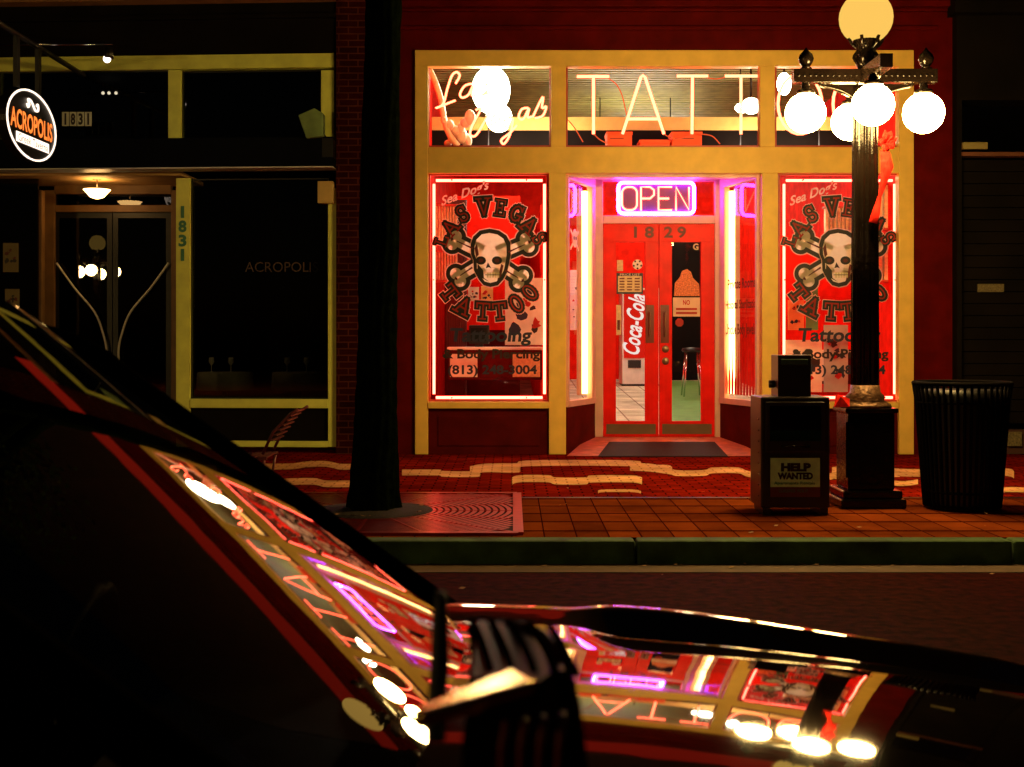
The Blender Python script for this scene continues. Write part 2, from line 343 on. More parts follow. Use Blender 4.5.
def ring(b, pin, pout, Y, m):
    A_ = [P(x, y, Y) for x, y in pin]; B_ = [P(x, y, Y) for x, y in pout]; n = len(A_)
    b.add(A_+B_, [(i, (i+1) % n, (i+1) % n+n, i+n) for i in range(n)], m)
def art(b, dx, z, dz):  # skull and crossbones, pixel units; dz = step of layers towards the camera
    q = lambda x, y: (430+x/6.39+dx, 170+y/6.39)
    cx, cy = 382, 565
    outline = [(380,402),(330,412),(296,445),(283,490),(285,540),(298,575),(300,630),(325,680),(350,712),(385,722),(425,712),(452,680),(472,640),(482,590),(490,540),(488,480),(468,438),(430,412)]
    ends = [(165,455),(610,470),(190,680),(570,690)]
    for li, (g, m) in enumerate(((34, pinkl), (27, blackart), (0, bone))):
        Y = z-li*dz
        for ei, (ex, ey) in enumerate(ends):
            d = Vector((ex-cx, ey-cy)); d.normalize(); n = Vector((-d.y, d.x)); hw = 29+g
            st = Vector((cx, cy))+d*60; e = Vector((ex, ey))
            Yb = Y-ei*.00012+.0012
            if li == 2: b.poly([q(*(st+n*hw)), q(*(e+n*hw)), q(*(e-n*hw)), q(*(st-n*hw))], Yb, m)
            else:
                for sg in (1, -1): b.poly([q(*(st+n*sg*(hw-(9 if li == 0 else 27)))), q(*(e+n*sg*(hw-(9 if li == 0 else 27)))), q(*(e+n*sg*hw)), q(*(st+n*sg*hw))], Yb, m)
            for s_ in (1, -1):
                c = e+n*28*s_+d*12; rr = 37+g
                circ = lambda r2: [q(c.x+r2*math.cos(a*math.pi/12), c.y+r2*math.sin(a*math.pi/12)) for a in range(24)]
                if li == 2: b.poly(circ(rr), Yb-.00006*(s_+2), m)
                else: ring(b, circ(rr-(9 if li == 0 else 27)), circ(rr), Yb-.00006*(s_+2), m)
        k = 1+g/115
        sk = lambda g2: [q(cx+(x-cx)*(1+g2/115), cy+(y-cy)*(1+g2/165)) for x, y in outline]
        if li == 2: b.poly(sk(g), Y-.001, m)
        else: ring(b, sk(g-(9 if li == 0 else 27)), sk(g), Y-.001, m)
    Y = z-3*dz
    for ex, ey in ends:
        d = Vector((ex-cx, ey-cy)).normalized(); n = Vector((-d.y, d.x)); p1 = Vector((cx, cy))+d*125; p2 = Vector((ex, ey))-d*5
        b.poly([q(*(p1+n*14)), q(*(p2+n*6)), q(*(p2+n*1)), q(*(p1+n*2))], Y+.0004, darkred)
        b.poly([q(*(p2+d*30+n*14)), q(*(p2+d*44+n*2)), q(*(p2+d*30-n*14)), q(*(p2+d*24))], Y+.0003, darkred)
    for s_, ex in ((1, 325), (1, 428)):
        b.poly([q(ex+33*math.cos(a*math.pi/7), 578+27*math.sin(a*math.pi/7)) for a in range(14)], Y, blackart)
        b.poly([q(ex+15*math.cos(a*math.pi/6), 578+12*math.sin(a*math.pi/6)) for a in range(12)], Y-.0005, darkred)
    b.poly([q(370,590),(q(356,628)),q(376,622),q(392,628)], Y, blackart)
    b.poly([q(284,500),q(300,470),q(312,540),q(296,560)], Y, darkred)
    b.poly([q(340,640),q(345,690),q(380,715),q(330,690),q(302,640),q(305,600)], Y, blackart)
    b.poly([q(455,600),q(470,610),q(455,680),q(430,705),q(440,660)], Y, darkred)
    for i in range(5):
        x = 362+i*17; b.poly([q(x,655),q(x+13,655),q(x+12,688),q(x+1,688)], Y-.0006, offw)
    b.poly([q(352,668),q(448,668),q(448,672),q(352,672)], Y-.0012, blackart)
def arc(cx, cy, rx, ry, a0, a1, n=9): return [(cx+rx*math.cos(R(a0+(a1-a0)*i/n)), cy+ry*math.sin(R(a0+(a1-a0)*i/n))) for i in range(n+1)]
SLAB = {'L': [[(-.22, .4), (-.22, -.4)], [(-.4, -.4), (.34, -.4)], [(.34, -.4), (.34, -.2)], [(-.4, .4), (-.02, .4)]],
 'A': [[(-.3, -.4), (0, .42)], [(.3, -.4), (0, .42)], [(-.2, -.1), (.2, -.1)], [(-.45, -.42), (-.14, -.42)], [(.14, -.42), (.45, -.42)]],
 'S': [arc(0, .2, .28, .22, 20, 270)+arc(0, -.22, .3, .22, 90, -160), [(.3, .4), (.3, .2)], [(-.3, -.4), (-.3, -.22)]],
 'V': [[(-.3, .4), (0, -.42)], [(.3, .4), (0, -.42)], [(-.45, .42), (-.14, .42)], [(.14, .42), (.45, .42)]],
 'E': [[(-.22, .4), (-.22, -.4)], [(-.4, .4), (.34, .4), (.34, .22)], [(-.4, -.4), (.34, -.4), (.34, -.22)], [(-.2, 0), (.14, 0)], [(.14, .1), (.14, -.1)]],
 'G': [arc(.02, 0, .34, .42, 35, 320), [(.1, -.08), (.42, -.08)], [(.3, -.08), (.3, -.34)], [(.32, .42), (.32, .2)]],
 'T': [[(0, .4), (0, -.4)], [(-.4, .4), (.4, .4)], [(-.4, .4), (-.4, .18)], [(.4, .4), (.4, .18)], [(-.18, -.42), (.18, -.42)]],
 'O': [arc(0, 0, .33, .42, 0, 360, 16)]}
def letters(b, dx, z, dz, items, ox, oy, k):
    for li, (wd_, m) in enumerate(((.46, pinkl), (.37, blackart), (.10, redart))):
        for ch, x, y, rot, wd, ht in items:
            cx, cy = ox+x/k+dx, oy+y/k; W = wd/k*1.3; H = ht/k*1.2; c, s_ = math.cos(R(rot)), math.sin(R(rot)); j = 0
            hw = wd_*W/2
            tr_ = lambda u, v: Vector((cx+(u*W*c-v*H*s_), cy-(u*W*s_+v*H*c)))
            for st in SLAB[ch]:
                for i in range(len(st)-1):
                    p, q_ = tr_(*st[i]), tr_(*st[i+1]); d = q_-p
                    if d.length < 1e-4: continue
                    d.normalize(); n = Vector((-d.y, d.x))*hw; e = d*hw*.85; j += 1
                    b.poly([p-e+n, q_+e+n, q_+e-n, p-e-n], z-li*dz-j*.00003, m)
TOP = [('L',75,450,72,62,78),('A',130,370,50,80,90),('S',205,280,28,62,92),('V',342,235,4,80,105),('E',450,242,-8,62,100),('G',552,278,-22,74,96),('A',632,355,-42,84,92),('S',700,438,-62,58,88)]
BOT = [('T',122,78,-52,78,88),('A',205,160,-28,84,92),('T',325,190,-4,74,96),('T',426,190,6,72,96),('O',530,145,32,66,98),('O',612,75,48,66,98)]
for wi, (x0, x1, dx) in enumerate(((428, 549, 0), (778, 899, 348.5))):
    o = window(shop, x0, 173, x1, 402, YT+.09, fr=redframe, fw=2.2)
    z = YT+.105
    b = MB(); art(b, dx, z, .0015); make('skull_decal', b, o, label='cream skull and crossbones decal outlined in pink')
    b = MB(); letters(b, dx, z, .0015, TOP, 430, 170, 6.39); make('arched_lettering', b, o, label='slab letters LAS VEGAS arched over the skull')
    b = MB(); letters(b, dx, z, .0015, BOT, 430, 280, 6.14)
    make('arched_lettering', b, o, label='slab letters TATTOO curved under the skull')
    b = MB(); text_fit(b, 'Tattooing', 450+dx, 328, 532+dx, 346, z, navy, off=.03, shear=.1); make('painted_lettering', b, o)
    b = MB(); text_fit(b, '& Body Piercing', 443+dx, 349, 540+dx, 361.5, z, blackart, off=.03); make('painted_lettering', b, o)
    b = MB(); text_fit(b, '(813) 248-3004', 448+dx, 365, 537+dx, 377, z, navy, off=.03)
    make('painted_lettering', b, o)
    b = MB(); text_fit(b, "Sea Dog's", 439+dx, 188, 491+dx, 200, z, pinkl, off=.02, shear=.5, rot=20); make('script_lettering', b, o)
# red light strip high on the facade
b = MB(); b.box((P(300, 0, YF).x, YF-.06, 5.42), (P(952, 0, YF).x, YF+.045, 5.74), em('red_light_fascia', (1, .035, .012), .22)); make('lit_fascia', b, shop)

# recessed entry
YD = 15.4
def D(x, y): return P(x, y, YD)
zc0 = P(0, 173, YF).z; xl, xr = P(566, 0, YF).x, P(762, 0, YF).x
XL, XR = D(593, 0).x, D(722, 0).x; zd = .265; zc1 = D(0, 177).z
b = MB(); b.add([(xl, YF+.14, zc0+.001), (xr, YF+.14, zc0+.001), (XR, YD, zc1), (XL, YD, zc1)], [(0, 1, 2, 3)], pinkframe); make('entry_ceiling', b, shop, solid=.03)
b = MB(); tile = pr('entry_floor_concrete', (.6, .12, .05), .6, var=.3, scale=8, bump=.2)
b.add([(xl, YF-.22, .1545), (xr, YF-.22, .1545), (XR+.05, YD+.02, zd), (XL-.05, YD+.02, zd)], [(0, 1, 2, 3)], tile); make('entry_ramp', b, shop)
for side, (ax, bx_) in enumerate(((xl+.0, XL), (xr-.0, XR))):
    A = Vector((ax, YF+.145)); Bq = Vector((bx_, YD-.01)); d = (Bq-A).normalized(); L = (Bq-A).length
    f = MB(); zs = .75; zt = 3.30
    f.seg(A, Bq, .15, zs-.07, .05, redpanel)
    make('bulkhead', f, shop)
    f = MB(); f.seg(A, Bq, zs-.07, zs, .09, pinkframe); f.seg(A, A+d*.05, zs, zt, .07, pinkframe); f.seg(Bq-d*.13, Bq, zs, zt, .07, pinkframe); f.seg(A, Bq, zt, 3.45, .07, pinkframe)
    o = make('side_window', f, shop, bevel=.005)
    pn = MB(); a2 = A+d*.05; b2 = Bq-d*.13; pn.add([(a2.x, a2.y, zs), (b2.x, b2.y, zs), (b2.x, b2.y, zt), (a2.x, a2.y, zt)], [(0, 1, 2, 3)], glassm); make('pane', pn, o)
    if side:
        t = MB(); n3 = Vector((-1, 0, 0)) if 0 else Vector((d.y, -d.x, 0)); n3 = n3 if n3.x < 0 else -n3
        ux = Vector((-d.x, -d.y, 0)); c0 = Vector(((a2.x+b2.x)/2, (a2.y+b2.y)/2, 0))+n3*.006
        for s_, z_, w_, h_ in (('Private Rooms', 2.12, .72, .12), ('Hospital Sterilization', 1.86, .84, .14), ('Unique Body Jewelry', 1.56, .84, .17)):
            text_plane(t, s_, c0+Vector((0, 0, z_)), ux, (0, 0, 1), w_, h_, darkred, off=.025)
        make('painted_lettering', t, o)
        t = MB()
        for i in range(11):
            s0 = (i-5)*.078; h_ = .28+.2*math.sin(i*2.1)**2
            pts = [(s0-.03, .8), (s0-.034, .95), (s0-.012, .8+h_*.75), (s0+.004, .8+h_*1.6), (s0+.014, .8+h_*.8), (s0+.034, .93), (s0+.02, .8)]
            t.add([c0+ux*a_+Vector((0, 0, z_)) for a_, z_ in pts], [tuple(range(7))], redart)
        make('flame_decal', t, o)
    else:
        t = MB(); n3 = Vector((d.y, -d.x, 0)); n3 = n3 if n3.x > 0 else -n3
        ux = Vector((d.x, d.y, 0)); c0 = Vector(((a2.x+b2.x)/2, (a2.y+b2.y)/2, 0))+n3*.006-ux*.16
        c = c0+Vector((0, 0, 2.62))
        for s_ in (1, -1): t.add([c+ux*a_+Vector((0, 0, z_)) for a_, z_ in ((-.16, -.1*s_), (-.14, -.13*s_), (.16, .1*s_), (.14, .13*s_))], [(0, 1, 2, 3)], bone)
        t.add([c+n3*.003+ux*.09*math.cos(a*math.pi/7)+Vector((0, 0, .02+.11*math.sin(a*math.pi/7))) for a in range(14)], [tuple(range(14))], bone)
        for s_ in (-.035, .035): t.add([c+n3*.005+ux*(s_+.022*math.cos(a*math.pi/4))+Vector((0, 0, .02+.025*math.sin(a*math.pi/4))) for a in range(8)], [tuple(range(8))], blackart)
        make('skull_decal', t, o, label='small bone coloured skull and crossbones decal')
# door frame
b = MB(); b.bp(593, 177, 603, 437, YD, .12, pinkframe); b.bp(715, 177, 722, 437, YD, .12, pinkframe)
b.bp(603, 177, 715, 181, YD, .12, pinkframe); b.bp(603, 215.5, 715, 223.5, YD, .12, pinkframe)
make('door_frame', b, shop, bevel=.006)
window(shop, 603, 181, 715, 215.5, YD+.05, 'door_transom_window', fr=reddoor, fw=1.2)
for (x0, x1, p0, p1) in ((603.3, 658.6, 616, 645), (659.2, 714.7, 672, 701)):
    b = MB(); Yd = YD+.04; y0, y1 = 223.8, 436.8; q0, q1 = 242, 421
    b.bp(x0, y0, x1, q0, Yd, .045, reddoor); b.bp(x0, q1, x1, y1, Yd, .045, reddoor); b.bp(x0, q0, p0, q1, Yd, .045, reddoor); b.bp(p1, q0, x1, q1, Yd, .045, reddoor)
    door = make('door', b, shop, bevel=.004)
    p = MB(); a = P(p0, q0, Yd+.02); c = P(p1, q1, Yd+.02); p.add([a, (c.x, a.y, a.z), c, (a.x, a.y, c.z)], [(0, 1, 2, 3)], glassm); make('pane', p, door)
    b = MB(); b.bp(x0+3, 424, x1-3, 434, Yd-.004, .004, brass); make('kick_plate', b, door)
    b = MB(); hx = 645.5 if x0 < 640 else 660.5
    b.bp(hx, 305, hx+8.5, 343, Yd-.006, .006, pr('dark_red_plate', (.16, .02, .012), .3)); c0 = P(hx+4, 312, Yd); c1 = P(hx+4, 336, Yd)
    b.tube([c0, c0-Vector((0, .06, 0)), c1-Vector((0, .06, 0)), c1], .009, brass); make('handle', b, door)
    if x0 > 640:
        b = MB()
        for yy in (349, 361): b.lathe([(.045, 0), (.045, -.012), (.03, -.02), (.001, -.021)], P(665.5, yy, Yd), brass, 16, axis='y')
        make('lock', b, door)
    b = MB(); text_fit(b, '18' if x0 < 640 else '29', 634 if x0 < 640 else 664, 226.5, 654 if x0 < 640 else 686, 238, Yd-.004, darkred, off=.03, space=1.5); make('house_number', b, door)

# ---------------------------------------------------------------- neon signs (each a thing)
def neon(name, label, loc, strokes, r, mat, Y, parts='letter_tube', cable=None):
    t = thing(name, label, 'neon sign', loc)
    for s_ in strokes:
        pl, cl = s_ if isinstance(s_, tuple) else (s_, False)
        m_ = MB()
        for line in (pl if isinstance(pl[0], list) else [pl]):
            m_.tube([P(x, y, Y) for x, y in line], r, mat, 8, closed=cl)
        make(parts, m_, t)
    return t
z6 = lambda L: [(410+x/6.4, 50+y/6.4) for x, y in L]
def sm(L): return [tuple(v[:2]) for v in smooth_line([(x, y, 0) for x, y in L], 5)]
script = [sm(z6(L)) for L in (
 [(292,215),(318,165),(298,142),(268,165),(240,245),(212,345),(165,372),(215,352),(292,322)],
 [(395,215),(350,230),(320,280),(335,305),(375,285),(405,225),(395,290),(425,285)],
 [(430,285),(485,215),(492,262),(460,288),(515,270)],
 [(420,385),(455,375),(400,480),(385,540),(420,548),(470,470),(520,370)],
 [(530,472),(572,450),(560,415),(530,430),(520,475),(550,500),(590,478)],
 [(655,430),(612,440),(600,480),(630,492),(660,435),(640,540),(602,600),(585,575),(640,530),(685,480)],
 [(755,370),(715,380),(695,430),(725,442),(762,372),(752,430),(780,425)],
 [(785,430),(850,300),(845,370),(872,362),(850,420),(800,437)])]
neon('script_neon_sign', 'orange neon script reading Las Vegas in the left transom window', P(490, 140, YF+.2), script, .0125, neon_red, YF+.2)
def ell(cx, cy, rx, ry, n=26): return [(cx+rx*math.cos(2*math.pi*i/n), cy+ry*math.sin(2*math.pi*i/n)) for i in range(n)]
capital = [[[(577,76.5),(609,76.5)],[(593.5,78),(593.5,134)]], [[(622.5,134),(641,77),(643,75.5),(645,77),(664,134)],[(628,119),(659,119)]],
           [[(677,76),(708,76)],[(692.5,77),(692,134)]], [[(725,76),(758,76)],[(741,77),(741,134)]]]
caps = [c for c in capital]+[(ell(800,104,22,30), True), (ell(855,104,22,30), True)]
neon('capital_neon_sign', 'large red orange neon capitals reading TATTOO across the transom windows', P(715, 140, YF+.22), caps, .0165, neon_red, YF+.22)
for i, L in enumerate(([(607,77.5),(616,84),(622,95),(626,112),(628,119)], [(594,134),(599,139),(606,143),(612,146)], [(664,134),(669,137),(676,139),(690,136),(692,134)], [(566,118),(574,127),(583,142)], [(706,77.5),(716,79),(726,77)], [(700,134),(712,136),(720,144)])):
    m_ = MB(); m_.tube([P(x, y, YF+.225) for x, y in sm(L)], .006, em('dim_neon_lead', (1, .12, .03), .7) if i == 0 else MATS['dim_neon_lead'], 6); tag(make('neon_lead', m_, org=P(*L[0], YF+.22)), ['curved orange lead between the first T and the A of the neon', 'short orange lead under the first capital T of the neon', 'looped orange lead between the capital A and the second T', 'slanting orange lead low at the left end of the middle transom', 'thin orange lead between the second and third capital T', 'curved orange lead low between the second and third T'][i], 'cable')  # unlit glass leads; their orange glow is painted in by emission
t = thing('open_neon_sign', 'violet framed neon OPEN sign above the double doors', 'neon sign', P(656, 216, YD+.02))
YO = YD+.015
def rrect(x0, y0, x1, y1, r, n=5):
    out = []
    for cx, cy, a0 in ((x1-r, y0+r, -90), (x1-r, y1-r, 0), (x0+r, y1-r, 90), (x0+r, y0+r, 180)):
        for i in range(n+1):
            a = R(a0+90*i/n); out.append((cx+r*math.cos(a), cy+r*math.sin(a)))
    return out
m_ = MB(); m_.tube([P(x, y, YO) for x, y in rrect(618.5, 182.5, 694, 213.5, 5)], .021, neon_violet, 8, closed=True); make('border_tube', m_, t)
for L in ([[*rrect(622, 187, 637, 210, 6)]+[(631,187)]], [[(641,210.5),(641,187),(650,187),(654,190),(654,195),(650,198.5),(641,198.5)]], [[(672,187),(658.5,187),(658.5,210),(672,210)],[(659,198.5),(669,198.5)]], [[(676,210.5),(676,187),(689,210),(689,187)]]):
    m_ = MB()
    for l in L: m_.tube([P(x, y, YO) for x, y in l], .012, neon_pink, 8)
    make('letter_tube', m_, t)
m_ = MB(); m_.bp(621, 185, 691, 211, YO+.012, .008, pr('purple_sign_backing', (.12, .03, .14), .5)); make('backing', m_, t)  # violet light of the tubes is put into the backing colour
m_ = MB()
for y_ in (240, 255, 270): pass
for side, (x0, x1) in enumerate(((434, 544.5), (784, 894.5))):
    t = thing('window_border_neon', 'red neon tube bordering the '+('left display window beside the brick pier' if side == 0 else 'right display window behind the street lamp'), 'neon tube', P((x0+x1)/2, 398, YF+.2), 'neon tubes bordering the display windows')
    Yn = YF+.2
    for l in ([(x0+2,180.5),(x1-2,180.5)], [(x0,184),(x0,394)], [(x1,184),(x1,394)], [(x0+2,397.5),(x1-2,397.5)]):
        m_ = MB(); m_.tube([P(x, y, Yn) for x, y in l], .0155, neon_pink, 8); make('tube', m_, t)
    m_ = MB()
    for x, y in ((x0+18,180.5),(x1-18,180.5),(x0,280),(x1,280),(x0+18,397.5),(x1-18,397.5)):
        c = P(x, y, Yn); m_.tube([c, c-Vector((0, .07, 0))], .008, redframe, 6)
    make('bracket', m_, t)
for side, (x, y_) in enumerate(((1.01, 15.25), (2.53, 15.25))):
    t = thing('tube_light', 'warm white vertical tube light inside the '+('left' if side == 0 else 'right')+' side window of the entry', 'tube light', (x, y_, .8), 'tube lights inside the entry side windows')
    off = -.13 if side == 0 else .13
    m_ = MB(); m_.tube([(x+off, y_, .8), (x+off, y_, 3.25)], .035, neon_warm, 12); make('tube', m_, t)
    m_ = MB(); m_.box((x+off*1.5-.03, y_-.02, .78), (x+off*1.5+.03, y_+.05, 3.28), white); make('housing', m_, t)

# ---------------------------------------------------------------- shop interior
fl = brick('pale_floor_tiles', (.8, .76, .6), (.7, .68, .5), (.3, .2, .15), .4, .4, .01, off=0)
X0, X1 = P(420, 0, YF).x, P(912, 0, YF).x; YB = 26.0; ZC = 4.95
b = MB(); fz = lambda y: zd-.01+(y-YF-.2)*(.64-zd+.01)/(YB-YF-.2)
for (xa, xb, ya, yb) in ((X0-.3, xl, YF+.2, YD+.12), (xr, X1+.3, YF+.2, YD+.12), (X0-.3, X1+.3, YD+.12, YB)):
    b.add([(xa, ya, fz(ya)), (xb, ya, fz(ya)), (xb, yb, fz(yb)), (xa, yb, fz(yb))], [(0, 1, 2, 3)], fl); struct('shop_floor', b)
b = MB(); b.box((X0-.1, YF+.2, .2), (X0, YB, ZC), intred); b.box((X1, YF+.2, .2), (X1+.1, YB, ZC), intred); b.box((X0-.1, YB, .2), (X1+.1, YB+.1, ZC), intred)
b.box((XL-.62, YD+.9, zd), (XL-.5, YB, 3.2), intred)
struct('shop_interior_wall', b)
slat = pr('olive_ceiling_slats', (.15, .15, .04), .6, var=.3)
b = MB()
for i in range(90): b.box((X0, YF+.2+i*.14, ZC-.06), (X1, YF+.27+i*.14, ZC+.01), slat)
b.box((X0-.1, YF+.2, ZC+.012), (X1+.1, YB+.1, ZC+.08), darkwall); struct('shop_ceiling', b)
b = MB(); b.box((X0, 16.4, P(0, 130, 16.4).z), (X1, 16.6, P(0, 117, 16.4).z), pr('yellow_beam_paint', (.75, .5, .14), .5)); b.box((X0, 16.42, 3.7), (X1, 16.58, P(0, 130, 16.4).z), darkwall); struct('shop_beam', b)
def flight(Y, blobs, label):
    x, y = blobs[0][:2]; t = thing('floodlight', label, 'floodlight', P(x, y, Y), 'floodlights hung behind the transom windows')
    for j, (bx, by, br, bz) in enumerate(blobs):
        m_ = MB(); c = P(bx, by, Y+.01*j); rr = br/FPX*Y; m_.lathe([(rr, 0), (rr*.95, -.03), (rr*.6, -.06), (.001, -.075)], c, flood, 28, axis='y'); m_.v = [(v[0], v[1], c.z+(v[2]-c.z)*bz) for v in m_.v]; make('bulb', m_, t)
        m_ = MB(); m_.lathe([(rr*1.04, .0), (rr*1.06, -.01), (rr*.7, .12), (.03, .2)], c, blackmetal, 28, axis='y'); m_.v = [(v[0], v[1], c.z+(v[2]-c.z)*bz) for v in m_.v]; make('reflector', m_, t)
    c = P(x, y, Y+.1); m_ = MB(); m_.tube([c, (c.x, c.y, ZC)], .012, blackmetal); make('stem', m_, t)
flight(YF+.9, [(491, 90, 19, 1.25), (499, 118, 13, 1.1)], 'pair of blown out white floodlights glowing behind the script neon')
flight(YF+.9, [(751, 106, 9, .9), (742, 108, 7, .7)], 'pair of small white floodlights glowing over the third capital T of the neon')
flight(YF+1.0, [(784, 84, 7, 1.6)], 'narrow white floodlight left in the right transom window')
pan2 = em('bright_ceiling_panel', (1, .85, .6), 55)
pan = em('lit_ceiling_panel', (1, .80, .58), 30)
for i, (x, y) in enumerate(((0.2, 16.0), (3.4, 16.0), (1.75, 17.9), (2.4, 21.0), (2.9, 24.2))):  # unseen lamps added behind the window band to brighten the shop
    zp = {16.0: 3.72, 17.9: 4.0, 21.0: 4.4, 24.2: 4.62}[y]
    m_ = MB(); m_.box((x-.6, y-.1, zp), (x+.6, y+.1, zp+.07), pan if y < 17 else pan2)
    for sx in (-.5, .5): m_.tube([(x+sx, y, zp+.07), (x+sx, y, ZC)], .008, black)
    tag(make('ceiling_light', m_, org=(x, y, 3.9)), ['long ceiling light hung over the left display window area', 'long ceiling light hung over the right display window area', 'long ceiling light hung over the middle of the shop', 'long ceiling light hung farther back in the shop', 'long ceiling light hung at the back over the vending machine'][i], 'ceiling light', 'ceiling lights inside the tattoo shop')
for i, (x0, y0, x1, y1, l) in enumerate(((607,132,632,147,'left'), (640,140,670,147,'low middle'), (672,132,702,147,'right'))):
    t = thing('storage_box', l+' red orange cardboard box on the ledge under the capital neon letters', 'box', P((x0+x1)/2, y1, YF+.45), 'boxes on the ledge behind the neon capitals')
    m_ = MB(); m_.bp(x0, y0, x1, y1, YF+.45, .3, pr('orange_cardboard', (.9, .12, .04), .6) if i == 0 else MATS['orange_cardboard']); make('carton', m_, t, bevel=.01)
    m_ = MB(); m_.bp(x0-.5, y0-.3, x1+.5, y0+2.5, YF+.44, .32, MATS['orange_cardboard']); m_.bp(x0+3, y0+6, x1-8, y0+7, YF+.447, .003, darkred); make('lid', m_, t)
m_ = MB(); m_.bp(428, 147.2, 899, 149, YF+.42, .5, redpanel); struct('transom_ledge', m_)
m_ = MB(); c = P(455, 130, YF+.5); rq = random.Random(5)
for i in range(11):
    p = P(rq.uniform(441, 470), 146-rq.uniform(0, 1)**1.3*62+abs(i-5), YF+.5); p = P(441+i*2.9 if i % 2 else 470-i*2.2, 146-(11-i)*2.6, YF+.45+.02*i); m_.ball(p, rq.uniform(.035, .07), white, 12, sz=rq.uniform(.8, 1.5))
m_.tube([P(x, y, YF+.5) for x, y in sm([(430, 70), (436, 84), (441, 100), (444, 118), (449, 134), (458, 146)])], .035, white, 8)
tag(make('plaster_ornament', m_, org=P(455, 147, YF+.5)), 'knotted white ornament hanging at the left end of the left transom window', 'ornament')
# flash sheet racks
def rack(x0, x1, y0, y1, Y, n, label):
    t = thing('design_rack', label, 'display rack', P((x0+x1)/2, y1, Y), 'racks of tattoo design sheets')
    m_ = MB(); m_.bp(x0-1.5, y0-2, x1+1.5, y0, Y, .12, redframe); m_.bp(x0-1.5, y1, x1+1.5, y1+2, Y, .12, redframe); make('frame', m_, t)
    for i in range(n):
        xx = x0+(x1-x0)*i/n; m_ = MB(); m_.bp(xx, y0, xx+(x1-x0)/n*.62, y1, Y+.01, .1, offw); make('sheet', m_, t)
rack(436, 458, 206, 240, YF+.75, 8, 'upper rack of cream design sheets at the left edge of the left display window')
rack(436, 458, 252, 280, YF+.75, 8, 'lower rack of cream design sheets at the left edge of the left display window')
rack(826, 858, 208, 236, YF+1.2, 8, 'rack of design sheets behind the lettering of the right display window')
rack(868, 890, 185, 228, YF+.9, 4, 'upper rack of large pale sheets at the right edge of the right display window')
rack(868, 890, 238, 280, YF+.9, 4, 'lower rack of large pale sheets at the right edge of the right display window')
def sheet(x0, y0, x1, y1, Y, label, cat='poster', m=white, seed=0, name='poster', marks=6, inks=(blackart, redart, navy)):
    rnd = random.Random(seed); t = thing(name, label, cat, P((x0+x1)/2, y1, Y))
    m_ = MB(); m_.bp(x0, y0, x1, y1, Y, .015, m); make('board', m_, t)
    m_ = MB()
    for i in range(marks):
        cx = rnd.uniform(x0+(x1-x0)*.2, x1-(x1-x0)*.2); cy = rnd.uniform(y0+(y1-y0)*.2, y1-(y1-y0)*.2); r_ = rnd.uniform(.08, .19)*min(x1-x0, y1-y0)
        m_.poly([(cx+r_*rnd.uniform(.4, 1.1)*math.cos(a*math.pi/5), cy+r_*rnd.uniform(.4, 1.1)*math.sin(a*math.pi/5)) for a in range(10)], Y-.003-i*.0006, inks[i % len(inks)])
    make('printed_drawing', m_, t); return t
sheet(468, 287, 479, 301, YF+1.8, 'small white print on the red wall below the skull of the left window', seed=1)
sheet(481, 286, 493, 301, YF+1.8, 'small yellow print on the red wall, right of the white print', m=pr('yellow_paper', (.8, .62, .2), .6), seed=2)
sheet(505, 278, 546, 345, YF+1.5, 'large white poster of dark drawings at the right edge of the left window', seed=3, marks=12)
sheet(785, 340, 822, 392, YF+1.0, 'white print of dark tribal shapes low in the right window, left of the lamp', seed=4, marks=14)
sheet(806, 285, 818, 330, YF+1.6, 'narrow green print behind the TATTOO lettering of the right window', m=pr('green_paper', (.12, .3, .1), .6), seed=5)
sheet(824, 325, 848, 392, YF+1.4, 'tall dark striped print left of the lamp shaft in the right window', m=pr('grey_paper', (.4, .42, .4), .6), seed=6, marks=14)
sheet(788, 300, 804, 330, YF+1.5, 'orange framed print at the left of the right window', m=pr('orange_paper', (.85, .3, .1), .6), seed=7)
sheet(570, 270, 582, 330, YF+2.6, 'red framed board with white border seen through the left side window', m=white, seed=8)
# counters
def counter(x0, x1, y0, y1, Y, label, m):
    t = thing('shop_counter', label, 'counter', P((x0+x1)/2, y1, Y))
    m_ = MB(); m_.bp(x0, y0+3, x1, y1, Y+.02, .5, m); make('body', m_, t, bevel=.01)
    m_ = MB(); m_.bp(x0-1, y0, x1+1, y0+3, Y, .54, white); make('worktop', m_, t, bevel=.008)
    for i in range(3):
        w_ = (x1-x0)/3; m_ = MB(); m_.bp(x0+i*w_+2, y0+7, x0+(i+1)*w_-2, y1-3, Y, .02, [white, redpanel, offw][i]); make('door_panel', m_, t)
counter(448, 542, 347, 380, YF+.95, 'low red counter with white top behind the left display window', redpanel)
counter(795, 890, 350, 384, YF+1.9, 'low counter with white top behind the right display window', redpanel)
m_ = MB(); t = thing('television', 'small black television on the counter in the left display window', 'television', P(480, 347, YF+1.2))
m_.bp(469, 325, 489, 344, YF+1.1, .25, black); make('cabinet', m_, t, bevel=.01)
m_ = MB(); m_.bp(471, 328, 487, 341, YF+1.094, .005, pr('dark_screen', (.02, .03, .03), .1)); make('screen', m_, t)
m_ = MB(); m_.bp(475, 344, 483, 347, YF+1.15, .1, black); make('base', m_, t)
def person_free(): pass
